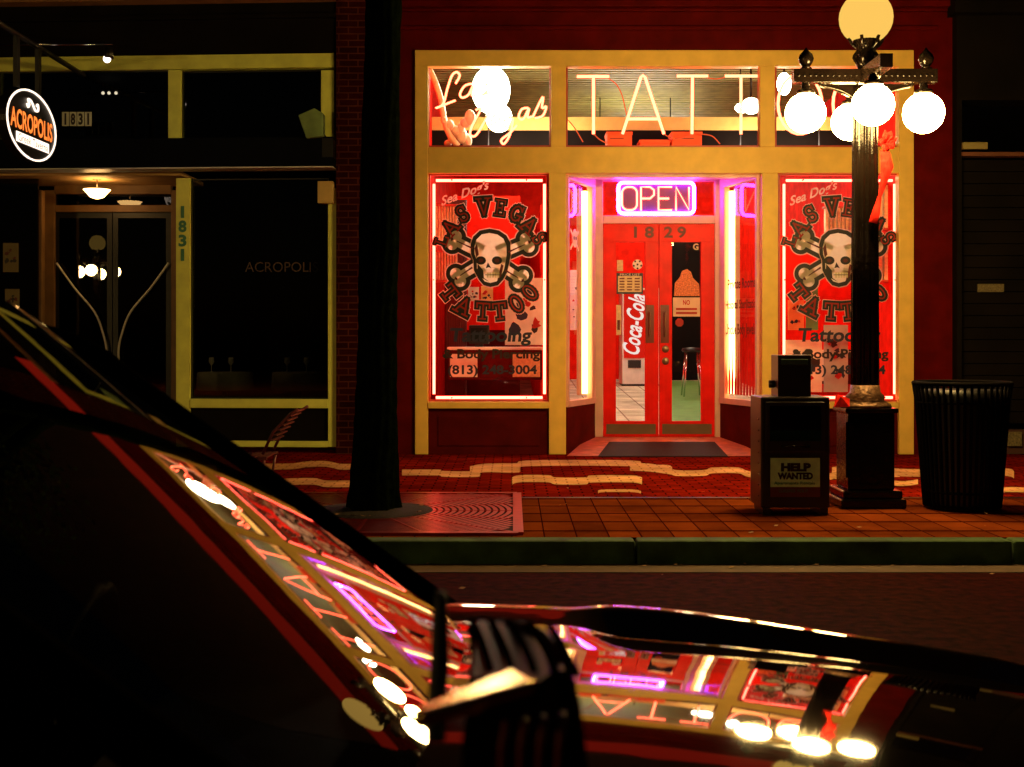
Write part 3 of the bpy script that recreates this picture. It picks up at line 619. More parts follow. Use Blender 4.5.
# dark curtain panel and wall panel
m_ = MB()
for i in range(9): m_.tube([P(447+i*2.2, 200, YF+1.5), P(447+i*2.2, 398, YF+1.5)], .03, pr('dark_red_curtain', (.1, .012, .01), .8) if i == 0 else MATS['dark_red_curtain'])
tag(make('curtain', m_, org=P(455, 398, YF+1.5)), 'dark red pleated curtain behind the left display window', 'curtain')
m_ = MB(); m_.bp(455, 196, 520, 330, YF+1.9, .05, intred); m_.bp(455, 330, 520, 420, YF+1.9, .05, redpanel)
tag(make('partition', m_, org=P(487, 400, YF+1.9)), 'bright red partition behind the skull of the left display window', 'partition')
m_ = MB(); m_.bp(776, 236, 866, 395, YF+2.3, .05, intred)
tag(make('partition', m_, org=P(820, 395, YF+2.3)), 'bright red partition behind the skull of the right display window', 'partition')
# vending machine seen through the left door
YV = 24.0
t = thing('vending_machine', 'red and white drinks vending machine seen through the left door pane', 'vending machine', P(637, 384, YV))
m_ = MB(); m_.bp(622, 288, 662, 386, YV, .7, white); make('cabinet', m_, t, bevel=.02)
vred = pr('vending_red', (.7, .03, .02), .3)
m_ = MB(); m_.bp(624, 290, 646, 358, YV-.03, .03, em('lit_vending_panel', (1, .02, .008), .5)); make('front_panel', m_, t)
m_ = MB(); pc = P(634, 324, YV-.036); text_plane(m_, 'Coca-Cola', pc, (0.12, 0, 1), (-1, 0, .12), 1.15, .34, em('lit_white_lettering', (1, .8, .7), .75), off=.02, shear=.4); make('script_lettering', m_, t)
m_ = MB(); m_.bp(628, 360, 641, 368, YV-.03, .03, black); make('coin_slot', m_, t)
m_ = MB(); m_.bp(622, 384, 662, 389, YV-.01, .6, black); make('base', m_, t)
# things on the doors
Yq = YD+.035
t = thing('price_list', 'blue and white price list behind the left door pane', 'notice', P(630, 294, Yq))
m_ = MB(); m_.bp(616.5, 273, 643, 294, Yq, .003, navy); m_.bp(618, 276, 641.5, 292, Yq-.003, .003, offw); make('board', m_, t)
m_ = MB(); text_fit(m_, 'PRICE LIST', 620, 273.6, 640, 275.6, Yq-.004, white)
for i in range(5):
    for c in range(3): m_.bp(619.5+c*7.6, 278+i*2.8, 624.5+c*7.6, 279.2+i*2.8, Yq-.006, .002, darkred)
make('printed_lines', m_, t)
t = thing('ball_sticker', 'round black and white football sticker on the left door pane', 'sticker', P(637.5, 269, Yq))
m_ = MB(); m_.poly([(637.5+5*math.cos(a*math.pi/9), 264.5+5*math.sin(a*math.pi/9)) for a in range(18)], Yq, white, .003); make('disc', m_, t)
m_ = MB()
for k in range(6):
    cx, cy = (637.5, 264.5) if k == 5 else (637.5+3.9*math.cos(k*1.257+.3), 264.5+3.9*math.sin(k*1.257+.3))
    m_.poly([(cx+1.15*math.cos(a*1.257), cy+1.15*math.sin(a*1.257)) for a in range(5)], Yq-.002, blackart)
make('patch', m_, t)
m_ = MB(); m_.bp(617, 260, 623, 271, Yq, .003, offw); tag(make('small_sticker', m_, org=P(620, 271, Yq)), 'small cream sticker left of the football sticker', 'sticker')
m_ = MB(); m_.bp(616.3, 305, 621, 335, Yq, .003, offw); m_.bp(617.3, 320, 620, 330, Yq-.002, .002, darkred); tag(make('paper_strip', m_, org=P(618, 335, Yq)), 'narrow cream paper strip low at the left edge of the left door pane', 'notice')
t = thing('orange_poster', 'orange poster with ragged outline in the right door pane above the cream notice', 'poster', P(687, 297, Yq))
m_ = MB(); m_.poly([(674,296),(675,283),(680,277),(682,271),(687,269),(691,272),(693,278),(699,284),(700,296)], Yq, pr('orange_print', (.8, .22, .08), .6, var=.5, scale=60), .003); make('sheet', m_, t)
t = thing('cream_notice', 'cream notice with red print on the right door pane', 'notice', P(687, 317, Yq))
m_ = MB(); m_.bp(673, 297.5, 700, 316.5, Yq, .003, pr('cream_notice_paper', (.8, .6, .45), .6)); make('sheet', m_, t)
m_ = MB(); text_fit(m_, 'NO', 683, 300, 690, 305, Yq-.003, redart, off=.03); m_.bp(676, 308, 697, 310, Yq-.003, .002, redart); m_.bp(676, 312, 697, 314, Yq-.003, .002, redart); make('print', m_, t)
m_ = MB(); m_.poly([(679.5+4.3*math.cos(a*math.pi/4+.39), 322.5+4.3*math.sin(a*math.pi/4+.39)) for a in range(8)], Yq, redart, .003); tag(make('red_sticker', m_, org=P(679, 327, Yq)), 'red octagonal sticker under the cream notice', 'sticker')
m_ = MB(); text_fit(m_, 'G', 693, 243.5, 698.5, 250, Yq, offw, off=.03); tag(make('letter_sticker', m_, org=P(696, 250, Yq)), 'pale letter sticker at the top of the right door pane', 'sticker')
# interior seen through the right pane: dark doorway, rope post
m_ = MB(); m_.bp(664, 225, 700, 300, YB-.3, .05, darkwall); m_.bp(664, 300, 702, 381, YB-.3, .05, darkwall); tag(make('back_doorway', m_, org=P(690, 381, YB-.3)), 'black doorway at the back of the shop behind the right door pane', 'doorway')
t = thing('bar_stool', 'dark stool standing on the greenish floor behind the right door', 'stool', P(692, 395, 21.5))
c = P(692, 352, 21.5)
m_ = MB(); m_.lathe([(.16, 0), (.18, .03), (.16, .07), (.01, .08)], c, black); make('seat', m_, t)
for sx, sy in ((1, 1), (1, -1), (-1, 1), (-1, -1)):
    m_ = MB(); m_.tube([c+Vector((.1*sx, .1*sy, 0)), (c.x+.16*sx, c.y+.16*sy, .46)], .014, chrome); make('leg', m_, t)
m_ = MB(); fz = lambda y: zd-.005+(y-YF-.2)*(.64-zd+.01)/(YB-YF-.2); m_.add([(1.95, 16.2, fz(16.2)), (2.75, 16.2, fz(16.2)), (4.0, YB-.5, fz(YB-.5)), (3.1, YB-.5, fz(YB-.5))], [(0,1,2,3)], pr('green_mat', (.1, .3, .06), .7)); tag(make('floor_mat', m_, org=P(685, 410, 17)), 'green mat on the shop floor behind the right door', 'mat')
MATS['green_mat']
mt = MB(); mt.bp(588, 443.5, 730, 457, 0, 0, black) if 0 else None
m_ = MB(); dm = pr('dark_doormat', (.03, .004, .003), .9, bump=.8, bscale=150)
m_.add([G(598, 456, .165), G(728, 456, .165), (P(0,0,1).x*0+2.42, 15.05, .235), (1.16, 15.05, .235)], [(0, 1, 2, 3)], dm)
tag(make('doormat', m_, org=(1.7, 14.6, .17), solid=.012), 'dark red doormat on the entry ramp in front of the double doors', 'doormat')

# ---------------------------------------------------------------- left building
LK = .06
def YL(x): return 14.45+(340-x)/1260*14.3*LK      # slightly turned facade
def PL(x, y): return P(x, y, YL(x))
class LB(MB):
    def q(s, x0, y0, x1, y1, d, m, out=0):         # slab on the turned facade, front pushed out by `out`
        a, b_, c, e = P(x0, y0, YL(x0)), P(x1, y0, YL(x1)), P(x1, y1, YL(x1)), P(x0, y1, YL(x0))
        # keep top and bottom level along the slab
        zt = (a.z+b_.z)/2; zb = (c.z+e.z)/2
        vs = [(a.x, a.y-out, zt), (b_.x, b_.y-out, zt), (c.x, c.y-out, zb), (e.x, e.y-out, zb)]
        vs += [(v[0], v[1]+d+out, v[2]) for v in vs]
        return s.add(vs, [(0,1,2,3),(7,6,5,4),(0,4,5,1),(1,5,6,2),(2,6,7,3),(3,7,4,0)], m)
rest = thing('restaurant_building', 'dark restaurant front with olive window frames and recessed doorway, left of the brick pier', 'building', (-3.5, 14.6, .15))
b = MB(); b.bp(336, -420, 398, 454, YF+.1, .5, brickm); make('brick_pier', b, rest)
b = LB(); b.q(-130, -420, 336, 55, .3, darkwall, .02); make('wall', b, rest)
b = LB(); b.q(-130, -2, 336, 6, .2, pr('brown_cornice', (.3, .13, .04), .6), .22); b.q(-130, 18, 336, 22, .05, darkwall, .08); make('cornice', b, rest)
b = LB()
b.q(-130, 56, 334, 70, .14, ltrim); b.q(168, 70, 181, 145, .14, ltrim, -.002); b.q(321, 70, 334, 145, .14, ltrim, -.002); b.q(-10, 70, -2, 145, .14, ltrim, -.002)
b.q(176, 178, 190, 447, .14, ltrim, .004); b.q(328, 188, 342, 447, .14, ltrim, .004)
b.q(190, 399, 328, 408, .15, ltrim, .012); b.q(190, 441, 328, 447, .14, ltrim)
make('window_surround', b, rest, bevel=.005)
b = LB(); b.q(190, 408, 328, 441, .08, darkwall, -.04); make('bulkhead', b, rest)
awn = pr('black_awning_canvas', (.004, .005, .009), .9, bump=.3, spec=.05)
b = LB(); b.q(-130, 142, 336, 170, .2, awn, .25); make('fascia', b, rest, bevel=.01)
b = LB(); b.q(-130, 171, 336, 172.2, .02, pr('white_fascia_edge', (.6, .6, .62), .4), .26); make('fascia_edge', b, rest)
def lwin(x0, y0, x1, y1, name='window'):
    f = LB(); f.q(x0, y0, x1, y0+1.2, .05, black, -.06); f.q(x0, y1-1.2, x1, y1, .05, black, -.06); f.q(x0, y0, x0+1.2, y1, .05, black, -.06); f.q(x1-1.2, y0, x1, y1, .05, black, -.06)
    o = make(name, f, rest); p = LB(); a, b_ = P(x0, y0, YL(x0)), P(x1, y1, YL(x1))
    p.add([(a.x, a.y+.08, a.z), (b_.x, b_.y+.08, a.z), (b_.x, b_.y+.08, b_.z), (a.x, a.y+.08, b_.z)], [(0, 1, 2, 3)], darkglass); make('pane', p, o); return o
lwin(-2, 70, 168, 143); lwin(181, 70, 321, 143); w_ = lwin(190, 178, 328, 399)
m_ = MB(); text_fit(m_, 'ACROPOLIS', 245, 262, 318, 272, YL(280)+.06, pr('faint_gold_lettering', (.06, .03, .02), .5)); make('painted_lettering', m_, w_)
# recessed doorway of the restaurant
YR = 15.7
wood = pr('brown_door_frame', (.20, .10, .03), .5, var=.2)
b = MB(); b.bp(52, 205, 178, 212, YR, .1, wood); b.bp(44, 190, 54, 455, YR-.02, .12, wood); b.bp(171, 190, 181, 455, YR-.02, .12, wood)
b.bp(54, 178, 171, 194, YR, .1, wood); b.bp(36, 190, 42, 455, YR-.6, .1, wood)
make('door_frame', b, rest, bevel=.006)
a = P(-20, 176, 14.8); c = P(178, 176, 14.6)
b = MB(); b.box((a.x, 14.75, a.z), (c.x, YR+.1, a.z+.05), pr('tan_soffit', (.55, .32, .12), .6)); make('entry_ceiling', b, rest)
b = MB(); b.bp(54, 194, 171, 205, YR+.05, .005, darkglass); make('door_transom_window', b, rest)
for x0, x1 in ((54, 112), (113, 171)):
    b = MB(); b.bp(x0, 212, x1, 218, YR+.04, .05, black); b.bp(x0, 430, x1, 455, YR+.04, .05, black); b.bp(x0, 218, x0+5, 430, YR+.04, .05, black); b.bp(x1-5, 218, x1, 430, YR+.04, .05, black)
    dd = make('door', b, rest); b = MB(); b.bp(x0+5, 218, x1-5, 430, YR+.05, .006, darkglass); make('pane', b, dd)
    s_ = 1 if x0 > 100 else -1; cx = 112.5
    pts = [(cx+s_*56, 263), (cx+s_*38, 288), (cx+s_*18, 312), (cx+s_*9, 335), (cx+s_*6, 352), (cx+s_*8, 372), (cx+s_*14, 386), (cx+s_*24, 398)]
    b = MB(); b.tube([P(x, y, YR-.03) for x, y in sm(pts)], .014, pr('pale_handle_enamel', (.8, .8, .75), .25) if 'pale_handle_enamel' not in MATS else MATS['pale_handle_enamel'], 8); make('handle', b, dd)
b = MB(); b.bp(-130, 178, 38, 455, 15.05, .04, darkglass); make('side_window', b, rest)
num = pr('green_number_paint', (.05, .22, .12), .5)
for i, ch in enumerate('1831'):
    b = MB(); text_fit(b, ch, 178.5, 206+i*14.3, 186.5, 218+i*14.3, YL(183)-.012, num, off=.04); make('house_number', b, rest)
for i, ch in enumerate('1831'):
    b = MB(); x = 62+i*7.6; Yn = YL(70)-.26; b.bp(x, 112, x+6.8, 126, Yn-.002, .004, pr('pale_number_plate', (.6, .62, .5), .5) if i == 0 else MATS['pale_number_plate']); text_fit(b, ch, x+1.2, 113.2, x+5.6, 124.8, Yn-.006, blackart, off=.04); make('number_plate', b, rest)
# dark room behind, so panes look into something
b = MB(); b.box((-7.5, 17.5, .15), (-1.9, 17.6, 5), darkwall); b.box((-7.6, 14.9, .15), (-7.5, 17.6, 5), darkwall); b.box((-1.95, 14.9, .15), (-1.9, 17.6, 5), darkwall); b.box((-7.6, 14.9, 4.9), (-1.9, 17.6, 5), darkwall)
make('rear_wall', b, rest)
for i, x in enumerate((103, 109, 116)):
    m_ = MB(); c = P(x, 93, 16.9); m_.ball(c, .022, em('tiny_bar_bulb', (1, .8, .6), 2.5) if i == 0 else MATS['tiny_bar_bulb'], 10); m_.tube([c, (c.x, c.y, 4.88)], .005, black)
    tag(make('bar_bulb', m_, org=c), ['leftmost tiny bulb hanging behind the upper restaurant window', 'middle tiny bulb hanging behind the upper restaurant window', 'rightmost tiny bulb hanging behind the upper restaurant window'][i], 'light bulb', 'tiny bulbs behind the restaurant transom')
clothm = pr('dim_tablecloth', (.5, .48, .4), .8)
for i, x in enumerate((225, 300)):
    t = thing('dining_table', ['dim dining table with cloth behind the middle of the restaurant window', 'dim dining table with cloth at the right end of the restaurant window'][i], 'table', P(x, 372, 15.7), 'dining tables inside the restaurant')
    c = P(x, 372, 15.7); m_ = MB(); m_.lathe([(.36, -.22), (.35, -.02), (.34, 0), (.001, .002)], c, clothm, 28, flute=.05, nf=9); make('tablecloth', m_, t)
    m_ = MB(); m_.tube([(c.x, c.y, .16), (c.x, c.y, c.z-.03)], .03, black); make('leg', m_, t)
    for dx in (-.14, .1):
        m_ = MB(); m_.lathe([(.03, 0), (.005, .01), (.005, .08), (.035, .12), (.03, .18)], c+Vector((dx, -.12, .003)), white, 12); tag(make('wine_glass', m_, org=c), ['left', 'right'][dx > 0]+' pale wine glass on the '+['middle', 'right end'][i]+' dining table', 'glass', 'wine glasses on the dining tables')
lampm = em('lit_bowl_shade', (1, .55, .18), 10)
t = thing('bowl_lamp', 'small lit glass bowl lamp hanging over the restaurant doorway', 'ceiling lamp', P(97, 179, 15.1))
m_ = MB(); m_.lathe([(.02, -.13), (.08, -.11), (.16, -.02), (.155, -.02), (.075, -.10), (.01, -.12)], P(97, 188, 15.1)+Vector((0,0,0)), lampm); make('bowl', m_, t)
m_ = MB(); m_.tube([P(97, 179, 15.1), P(97, 187, 15.1)], .008, brass); m_.lathe([(.05, 0), (.05, -.02)], P(97, 178, 15.1), brass); make('stem', m_, t)
m_ = MB(); m_.bp(317.5, 181, 333, 203, YL(325)-.12, .12, pr('tan_metal_box', (.62, .42, .14), .5)); tag(make('wall_box', m_, org=P(325, 203, YL(325)), bevel=.006), 'tan metal box on the window post under the black fascia', 'electrical box')
t = thing('wall_speaker', 'tilted pale green speaker on a bracket by the upper window post', 'loudspeaker', P(318, 140, YL(318)-.1))
m_ = MB(); m_.poly([(298,115),(314,108),(323,113),(323,136),(306,138)], YL(318)-.32, pr('pale_green_case', (.17, .26, .09), .7, var=.3), .18); make('case', m_, t, bevel=.01)
m_ = MB(); m_.tube([P(x, y, YL(318)-.2) for x, y in ((312,137),(316,123),(320,130),(328,140),(331,152))], .012, black); m_.bp(322, 138, 333, 157, YL(325)-.26, .2, black); make('bracket', m_, t)
for i, (x0, y0, x1, y1, l) in enumerate(((3, 243, 18, 272, 'upper pale menu sheet in the restaurant side window'), (5, 289, 19, 309, 'lower pale menu sheet in the restaurant side window'))):
    sheet(x0, y0, x1, y1, 15.03, l, 'menu', pr('old_menu_paper', (.2, .15, .06), .7) if 'old_menu_paper' not in MATS else MATS['old_menu_paper'], seed=20+i, name='menu_sheet', marks=9, inks=(blackart, darkred))
# oval hanging sign, square to the facade
XS = -5.0; yA, yB = 12.33, 13.66; zs_ = 1.45+.5*((340-86)/1260*12.9+(340-158)/1260*13.0)
cs = Vector((XS, (yA+yB)/2, 3.66))
sg = thing('hanging_sign', 'oval black hanging sign with white rim and orange ACROPOLIS lettering', 'sign', cs+Vector((0, 0, .9)))
ry, rz = (yB-yA)/2, .355
def oval(k, x, n=40): return [(XS+x, cs.y+ry*k*math.cos(2*math.pi*i/n), cs.z+rz*k*math.sin(2*math.pi*i/n)) for i in range(n)]
m_ = MB(); n = 40; vs = oval(1, -.05)+oval(1, .05); m_.add(vs, [tuple(range(n)), tuple(range(2*n-1, n-1, -1))]+[(i, (i+1) % n, (i+1) % n+n, i+n) for i in range(n)], black); make('panel', m_, sg)
em_w = em('lit_white_sign', (1, .78, .6), 1.6); em_o = em('lit_orange_sign', (1, .2, .03), 1.3)
m_ = MB(); m_.tube([Vector(v)+Vector((.0, 0, 0)) for v in oval(.985, .055)], .011, em_w, 6, closed=True); make('rim', m_, sg)
m_ = MB(); text_plane(m_, 'ACROPOLIS', (XS+.054, cs.y, cs.z+.01), (0, 1, 0), (0, 0, 1), 1.13, .2, em_o, off=.02); make('lettering', m_, sg)
m_ = MB(); m_.box((XS+.051, cs.y-.42, cs.z-.22), (XS+.056, cs.y+.46, cs.z-.12), em_w); make('white_band', m_, sg)
m_ = MB(); text_plane(m_, 'Greek Taverna', (XS+.059, cs.y+.02, cs.z-.17), (0, 1, 0), (0, 0, 1), .8, .075, black); make('band_lettering', m_, sg)
m_ = MB(); m_.tube([(XS+.06, cs.y+a_, cs.z+c_) for a_, c_ in [(v[0], v[1]) for v in smooth_line([(-.16,.2,0),(-.13,.17,0),(-.1,.2,0),(-.13,.25,0),(-.04,.24,0),(.06,.17,0),(.14,.18,0),(.13,.24,0),(.1,.22,0)], 4)]], .012, em_w, 6); make('scroll', m_, sg)
m_ = MB()
for y_ in (cs.y-.28, cs.y+.3): m_.box((XS-.02, y_-.04, cs.z+.34), (XS+.02, y_+.04, cs.z+.86), black)
m_.tube([(XS, 11.9, cs.z+.88), (XS, 14.75, cs.z+.88)], .03, black); make('hanger', m_, sg)
t = thing('sign_spotlight', 'small lit spotlight on a thin rail beside the hanging sign', 'spotlight', P(105, 48, 13.4))
m_ = MB(); m_.tube([P(-15, 45, 13.4), P(40, 44.5, 13.4), P(112, 44, 13.4), P(112, 44, 14.7)], .012, chrome); make('rail', m_, t)
m_ = MB(); m_.lathe([(.03, 0), (.045, -.06), (.05, -.12)], P(109, 47, 13.4)+Vector((0,0,0)), black); make('housing', m_, t)
m_ = MB(); m_.ball(P(107, 59, 13.4), .04, em('lit_spot_bulb', (1, .75, .7), 4), 12); make('bulb', m_, t)
# cornice lamp string etc.

# slatted cafe chair
t = thing('slatted_chair', 'dark slatted metal folding chair standing in front of the restaurant window', 'chair', G(262, 480))
Yc = 10.9; cm = pr('dark_metal_slat', (.16, .04, .04), .3, metal=.3)
def CP(x, y, dy=0): return P(x, y, Yc)+Vector((0, dy, 0))
m_ = MB()
for dy in (-.5, 0): m_.tube([CP(308, 406, dy), CP(300, 411, dy), CP(284, 428, dy), CP(274, 449, dy)], .012, cm)
make('back_frame', m_, t)
for i in range(7):
    m_ = MB(); f_ = i/7; m_.beam(CP(303-24*f_, 409+32*f_**1.1, -.5), CP(303-24*f_, 409+32*f_**1.1, 0), .03, .01, cm); make('back_slat', m_, t)
for i in range(9):
    x = 276-i*6.2; m_ = MB(); m_.beam(CP(x, 452+.2*i, -.5), CP(x, 452+.2*i, 0), .035, .012, cm); make('seat_slat', m_, t)
m_ = MB()
for dy in (-.5, 0): m_.beam(CP(278, 453, dy), CP(222, 455, dy), .02, .025, cm)
make('seat_frame', m_, t)
for (xa, xb) in ((276, 0), (230, 0)):
    for dy in (-.5, 0):
        m_ = MB(); q_ = CP(xa, 453, dy); m_.tube([q_, (q_.x+(-.06 if xa > 250 else .06), q_.y, .155)], .011, cm); make('leg', m_, t)

# ---------------------------------------------------------------- right building
rb = thing('corner_building', 'unlit dark building at the right edge with closed shutters and pale plates', 'building', (6, 14.2, .15))
b = MB(); b.bp(957, -420, 1200, 100, YF-.1, .4, darkwall); b.bp(957, 100, 962, 454, YF-.1, .3, darkwall); b.bp(1060, 100, 1200, 454, YF-.1, .3, darkwall); b.bp(962, 430, 1060, 454, YF-.02, .3, pr('dark_plinth', (.06, .02, .012), .7)); make('wall', b, rb)
b = MB(); b.bp(962, 152, 1060, 156, YF-.12, .15, pr('rusty_rail', (.16, .05, .02), .6)); b.bp(955, -4, 1200, 12, YF-.25, .25, darkwall); make('cornice', b, rb)
b = MB()
for i in range(22): b.bp(962, 160+i*12, 1060, 171.2+i*12, YF+.02, .05, darkwall)
make('shutter', b, rb)
plm = pr('pale_plate', (.16, .13, .06), .5, var=.5, scale=60)
b = MB(); b.bp(963, 142, 988, 149, YF-.16, .05, pr('dim_fixture', (.3, .24, .08), .5)); make('light_fixture', b, rb, bevel=.006)
b = MB(); b.bp(978, 284, 1004, 292, YF-.02, .03, plm); make('name_plate', b, rb)
b = MB(); b.bp(1008, 432, 1022, 446, YF-.06, .03, plm); make('utility_plate', b, rb)

# ---------------------------------------------------------------- tree and grate
ctr = G(372, 512); YTk = ctr.y
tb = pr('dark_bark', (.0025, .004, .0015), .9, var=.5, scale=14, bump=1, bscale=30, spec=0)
def xt(x): return (x-512)/FPX*YTk
tree = thing('street_tree', 'dark street tree with straight trunk standing in the pavement grate', 'tree', (xt(373), YTk, .15))
rnd = random.Random(3)
def trunk_r(z): return .148+.045*math.exp(-(z-.15)*2.6)-.006*max(0, z-1)
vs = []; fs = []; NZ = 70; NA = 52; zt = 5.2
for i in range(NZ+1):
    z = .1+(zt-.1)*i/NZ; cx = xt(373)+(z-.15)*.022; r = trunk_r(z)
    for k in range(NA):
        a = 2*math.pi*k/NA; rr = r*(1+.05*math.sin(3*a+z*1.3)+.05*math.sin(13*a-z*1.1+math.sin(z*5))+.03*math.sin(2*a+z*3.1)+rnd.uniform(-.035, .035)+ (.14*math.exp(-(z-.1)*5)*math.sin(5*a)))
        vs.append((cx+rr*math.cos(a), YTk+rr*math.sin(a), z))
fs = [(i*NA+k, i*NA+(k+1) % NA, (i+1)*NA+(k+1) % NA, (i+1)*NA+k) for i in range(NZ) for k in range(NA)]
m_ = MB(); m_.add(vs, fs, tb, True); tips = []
top = Vector((xt(373)+.11, YTk, 4.9))
for k in range(9):
    a = k*2.4; st = top+Vector((0, 0, -.4+k*.05)); e = st+Vector((math.cos(a)*rnd.uniform(.9, 1.6), math.sin(a)*rnd.uniform(.9, 1.6), rnd.uniform(1.2, 2.4)))
    mid = (st+e)/2+Vector((0, 0, .25)); pts = smooth_line([st, mid, e], 5); m_.tube(pts, .05, tb, 7, radii=[.075*(1-i/len(pts))+.012 for i in range(len(pts))]); tips += [mid, e]
make('trunk', m_, tree)
leafm = pr('dark_green_leaves', (.008, .014, .003), .8, var=.5, scale=3, spec=0)
m_ = MB(); L = []
for c in tips:
    for j in range(260):
        d = Vector((rnd.gauss(0, 1), rnd.gauss(0, 1), rnd.gauss(0, .7))); p = c+d*.34
        if p.z < 5.35: continue
        u = Vector((rnd.uniform(-1, 1), rnd.uniform(-1, 1), rnd.uniform(-.6, .6))).normalized()*.05; v = u.cross(Vector((rnd.uniform(-1, 1), rnd.uniform(-1, 1), 1))).normalized()*.028
        m_.add([p-u, p+v, p+u, p-v], [(0, 1, 2, 3)], leafm)
make('crown', m_, tree)
# grate
gx0, gx1 = G(330, 515).x, 0; A1 = G(517, 494); A0 = G(511, 535)
gy0, gy1 = 8.42, 10.6; gxa, gxb = A1.x-1.92-.0, A1.x; gcx, gcy = xt(373), YTk
gxa = 2*gcx-gxb
grm = pr('rusty_cast_grate', (.34, .018, .008), .28, metal=.75, var=.3, scale=12)
t = thing('tree_grate', 'rusty square cast iron grate with concentric rings around the tree base', 'tree grate', (gcx, gcy, .15))
m_ = MB(); zt_ = .165
for (a, b2) in (((gxa, gy0), (gxb, gy0)), ((gxa, gy1), (gxb, gy1)), ((gxa, gy0), (gxa, gy1)), ((gxb, gy0), (gxb, gy1))):
    m_.beam((a[0], a[1], zt_-.008), (b2[0], b2[1], zt_-.008), .07, .02, grm)
make('frame', m_, t)
m_ = MB()
def ins(x, y): return gxa+.03 < x < gxb-.03 and gy0+.03 < y < gy1-.03
for r_ in [.46+.052*i for i in range(18)]:
    seg = []; N = 90
    for i in range(N+1):
        a = 2*math.pi*i/N; x, y = gcx+r_*math.cos(a), gcy+r_*math.sin(a)
        if ins(x, y): seg.append((x, y))
        else:
            if len(seg) > 1: 
                vs = []; 
                for (x_, y_) in seg:
                    d = Vector((x_-gcx, y_-gcy)).normalized()*.017; vs += [(x_-d.x, y_-d.y, zt_-.003), (x_+d.x, y_+d.y, zt_-.003)]
                m_.add(vs, [(2*j, 2*j+2, 2*j+3, 2*j+1) for j in range(len(seg)-1)], grm)
            seg = []
    if len(seg) > 1:
        vs = []
        for (x_, y_) in seg:
            d = Vector((x_-gcx, y_-gcy)).normalized()*.017; vs += [(x_-d.x, y_-d.y, zt_-.003), (x_+d.x, y_+d.y, zt_-.003)]
        m_.add(vs, [(2*j, 2*j+2, 2*j+3, 2*j+1) for j in range(len(seg)-1)], grm)
for k in range(16):
    a = k*math.pi/8+.001; r1 = .45
    r2 = r1
    while ins(gcx+r2*math.cos(a), gcy+r2*math.sin(a)): r2 += .02
    if r2 > .5: m_.beam((gcx+r1*math.cos(a), gcy+r1*math.sin(a), zt_-.006), (gcx+(r2-.02)*math.cos(a), gcy+(r2-.02)*math.sin(a), zt_-.006), .02, .01, grm)
make('ring_bars', m_, t)
m_ = MB(); m_.box((gxa, gy0, .1), (gxb, gy1, .1495), pr('grate_pit_soil', (.02, .015, .01), .9, bump=1, bscale=60)); o = make('pit', m_, t)
m_ = MB(); m_.lathe([(.46, .002), (.45, .02), (.2, .035)], (gcx, gcy, .148), pr('pea_gravel', (.015, .008, .005), .9, var=.8, scale=60, bump=1, bscale=90), 40); g_ = make('gravel', m_); g_['kind'] = 'stuff'

lv = MB(); rl = random.Random(11); lm_ = pr('dry_leaf', (.3, .14, .05), .8, var=.5, scale=9)
for i in range(150):
    if i < 70: p = Vector((rl.uniform(-3, 5.5), YK-rl.expovariate(9)-.02, .012))
    elif i < 105: p = Vector((rl.uniform(-2.5, 5.5), rl.uniform(8.35, 13.8), .164))
    elif i < 125: a_ = rl.uniform(0, 6.28); p = Vector((gcx+.4*math.cos(a_), gcy+.4*math.sin(a_), .18))
    else: p = Vector((rl.uniform(-3, 5.5), rl.uniform(3.5, 7.9), .008))
    a_ = rl.uniform(0, 6.28); u = Vector((math.cos(a_), math.sin(a_), rl.uniform(-.1, .2)))*rl.uniform(.01, .03); v = Vector((-u.y, u.x, .01*rl.random()))*.5
    lv.add([p-u, p+v, p+u, p-v], [(0, 1, 2, 3)], lm_)
o = make('fallen_leaves', lv); o['kind'] = 'stuff'
# ---------------------------------------------------------------- five globe street lamp
YP = 9.95; XP = (865-512)/FPX*YP
def LPz(y): return EYE-(y-340)/FPX*YP
lp = thing('street_lamp', 'ornate black cast iron street lamp with five glowing globes', 'street lamp', (XP, YP, .15))
m_ = MB(); s2 = lambda px_: px_/FPX*YP
def oct_(r, z0, z1, m=blackmetal, r2=None):
    m_.lathe([(r, z0), (r2 or r, z1)], (XP, YP, 0), m, 8, smooth=False)
m_.box((XP-s2(32), YP-s2(32), .15), (XP+s2(32), YP+s2(32), .15+s2(9)), blackmetal)
m_.box((XP-s2(29), YP-s2(29), .15+s2(9)), (XP+s2(29), YP+s2(29), .15+s2(17)), blackmetal)
m_.box((XP-s2(23), YP-s2(23), .15+s2(17)), (XP+s2(23), YP+s2(23), LPz(412)), blackmetal)
m_.box((XP-s2(26), YP-s2(26), LPz(412)), (XP+s2(26), YP+s2(26), LPz(407)), blackmetal)
make('pedestal', m_, lp, bevel=.012)
m_ = MB()
for sx in (-1, 0, 1): m_.bp(855+sx*14-5 if 0 else 865+sx*14-5, 422, 865+sx*14+5, 478, YP-s2(23)-.008, .012, blackmetal)
make('pedestal_panel', m_, lp, bevel=.004)
m_ = MB(); m_.lathe([(s2(26), LPz(407)), (s2(25), LPz(404)), (s2(18), LPz(400)), (s2(20), LPz(397)), (s2(15), LPz(392)), (s2(14.2), LPz(385))], (XP, YP, 0), pr('worn_iron_collar', (.2, .1, .05), .4, metal=.5, var=.6, scale=30, bump=1, bscale=40), 32); make('collar', m_, lp)
m_ = MB(); m_.lathe([(s2(14.2), LPz(392)), (s2(13.4), LPz(250)), (s2(12.6), LPz(130)), (s2(12.2), LPz(86))], (XP, YP, 0), blackmetal, 96, flute=.14, nf=14); make('shaft', m_, lp)
m_ = MB(); m_.bp(794, 68.5, 938, 82, YP-s2(6), s2(12), blackmetal); a = P(866, 75, YP)
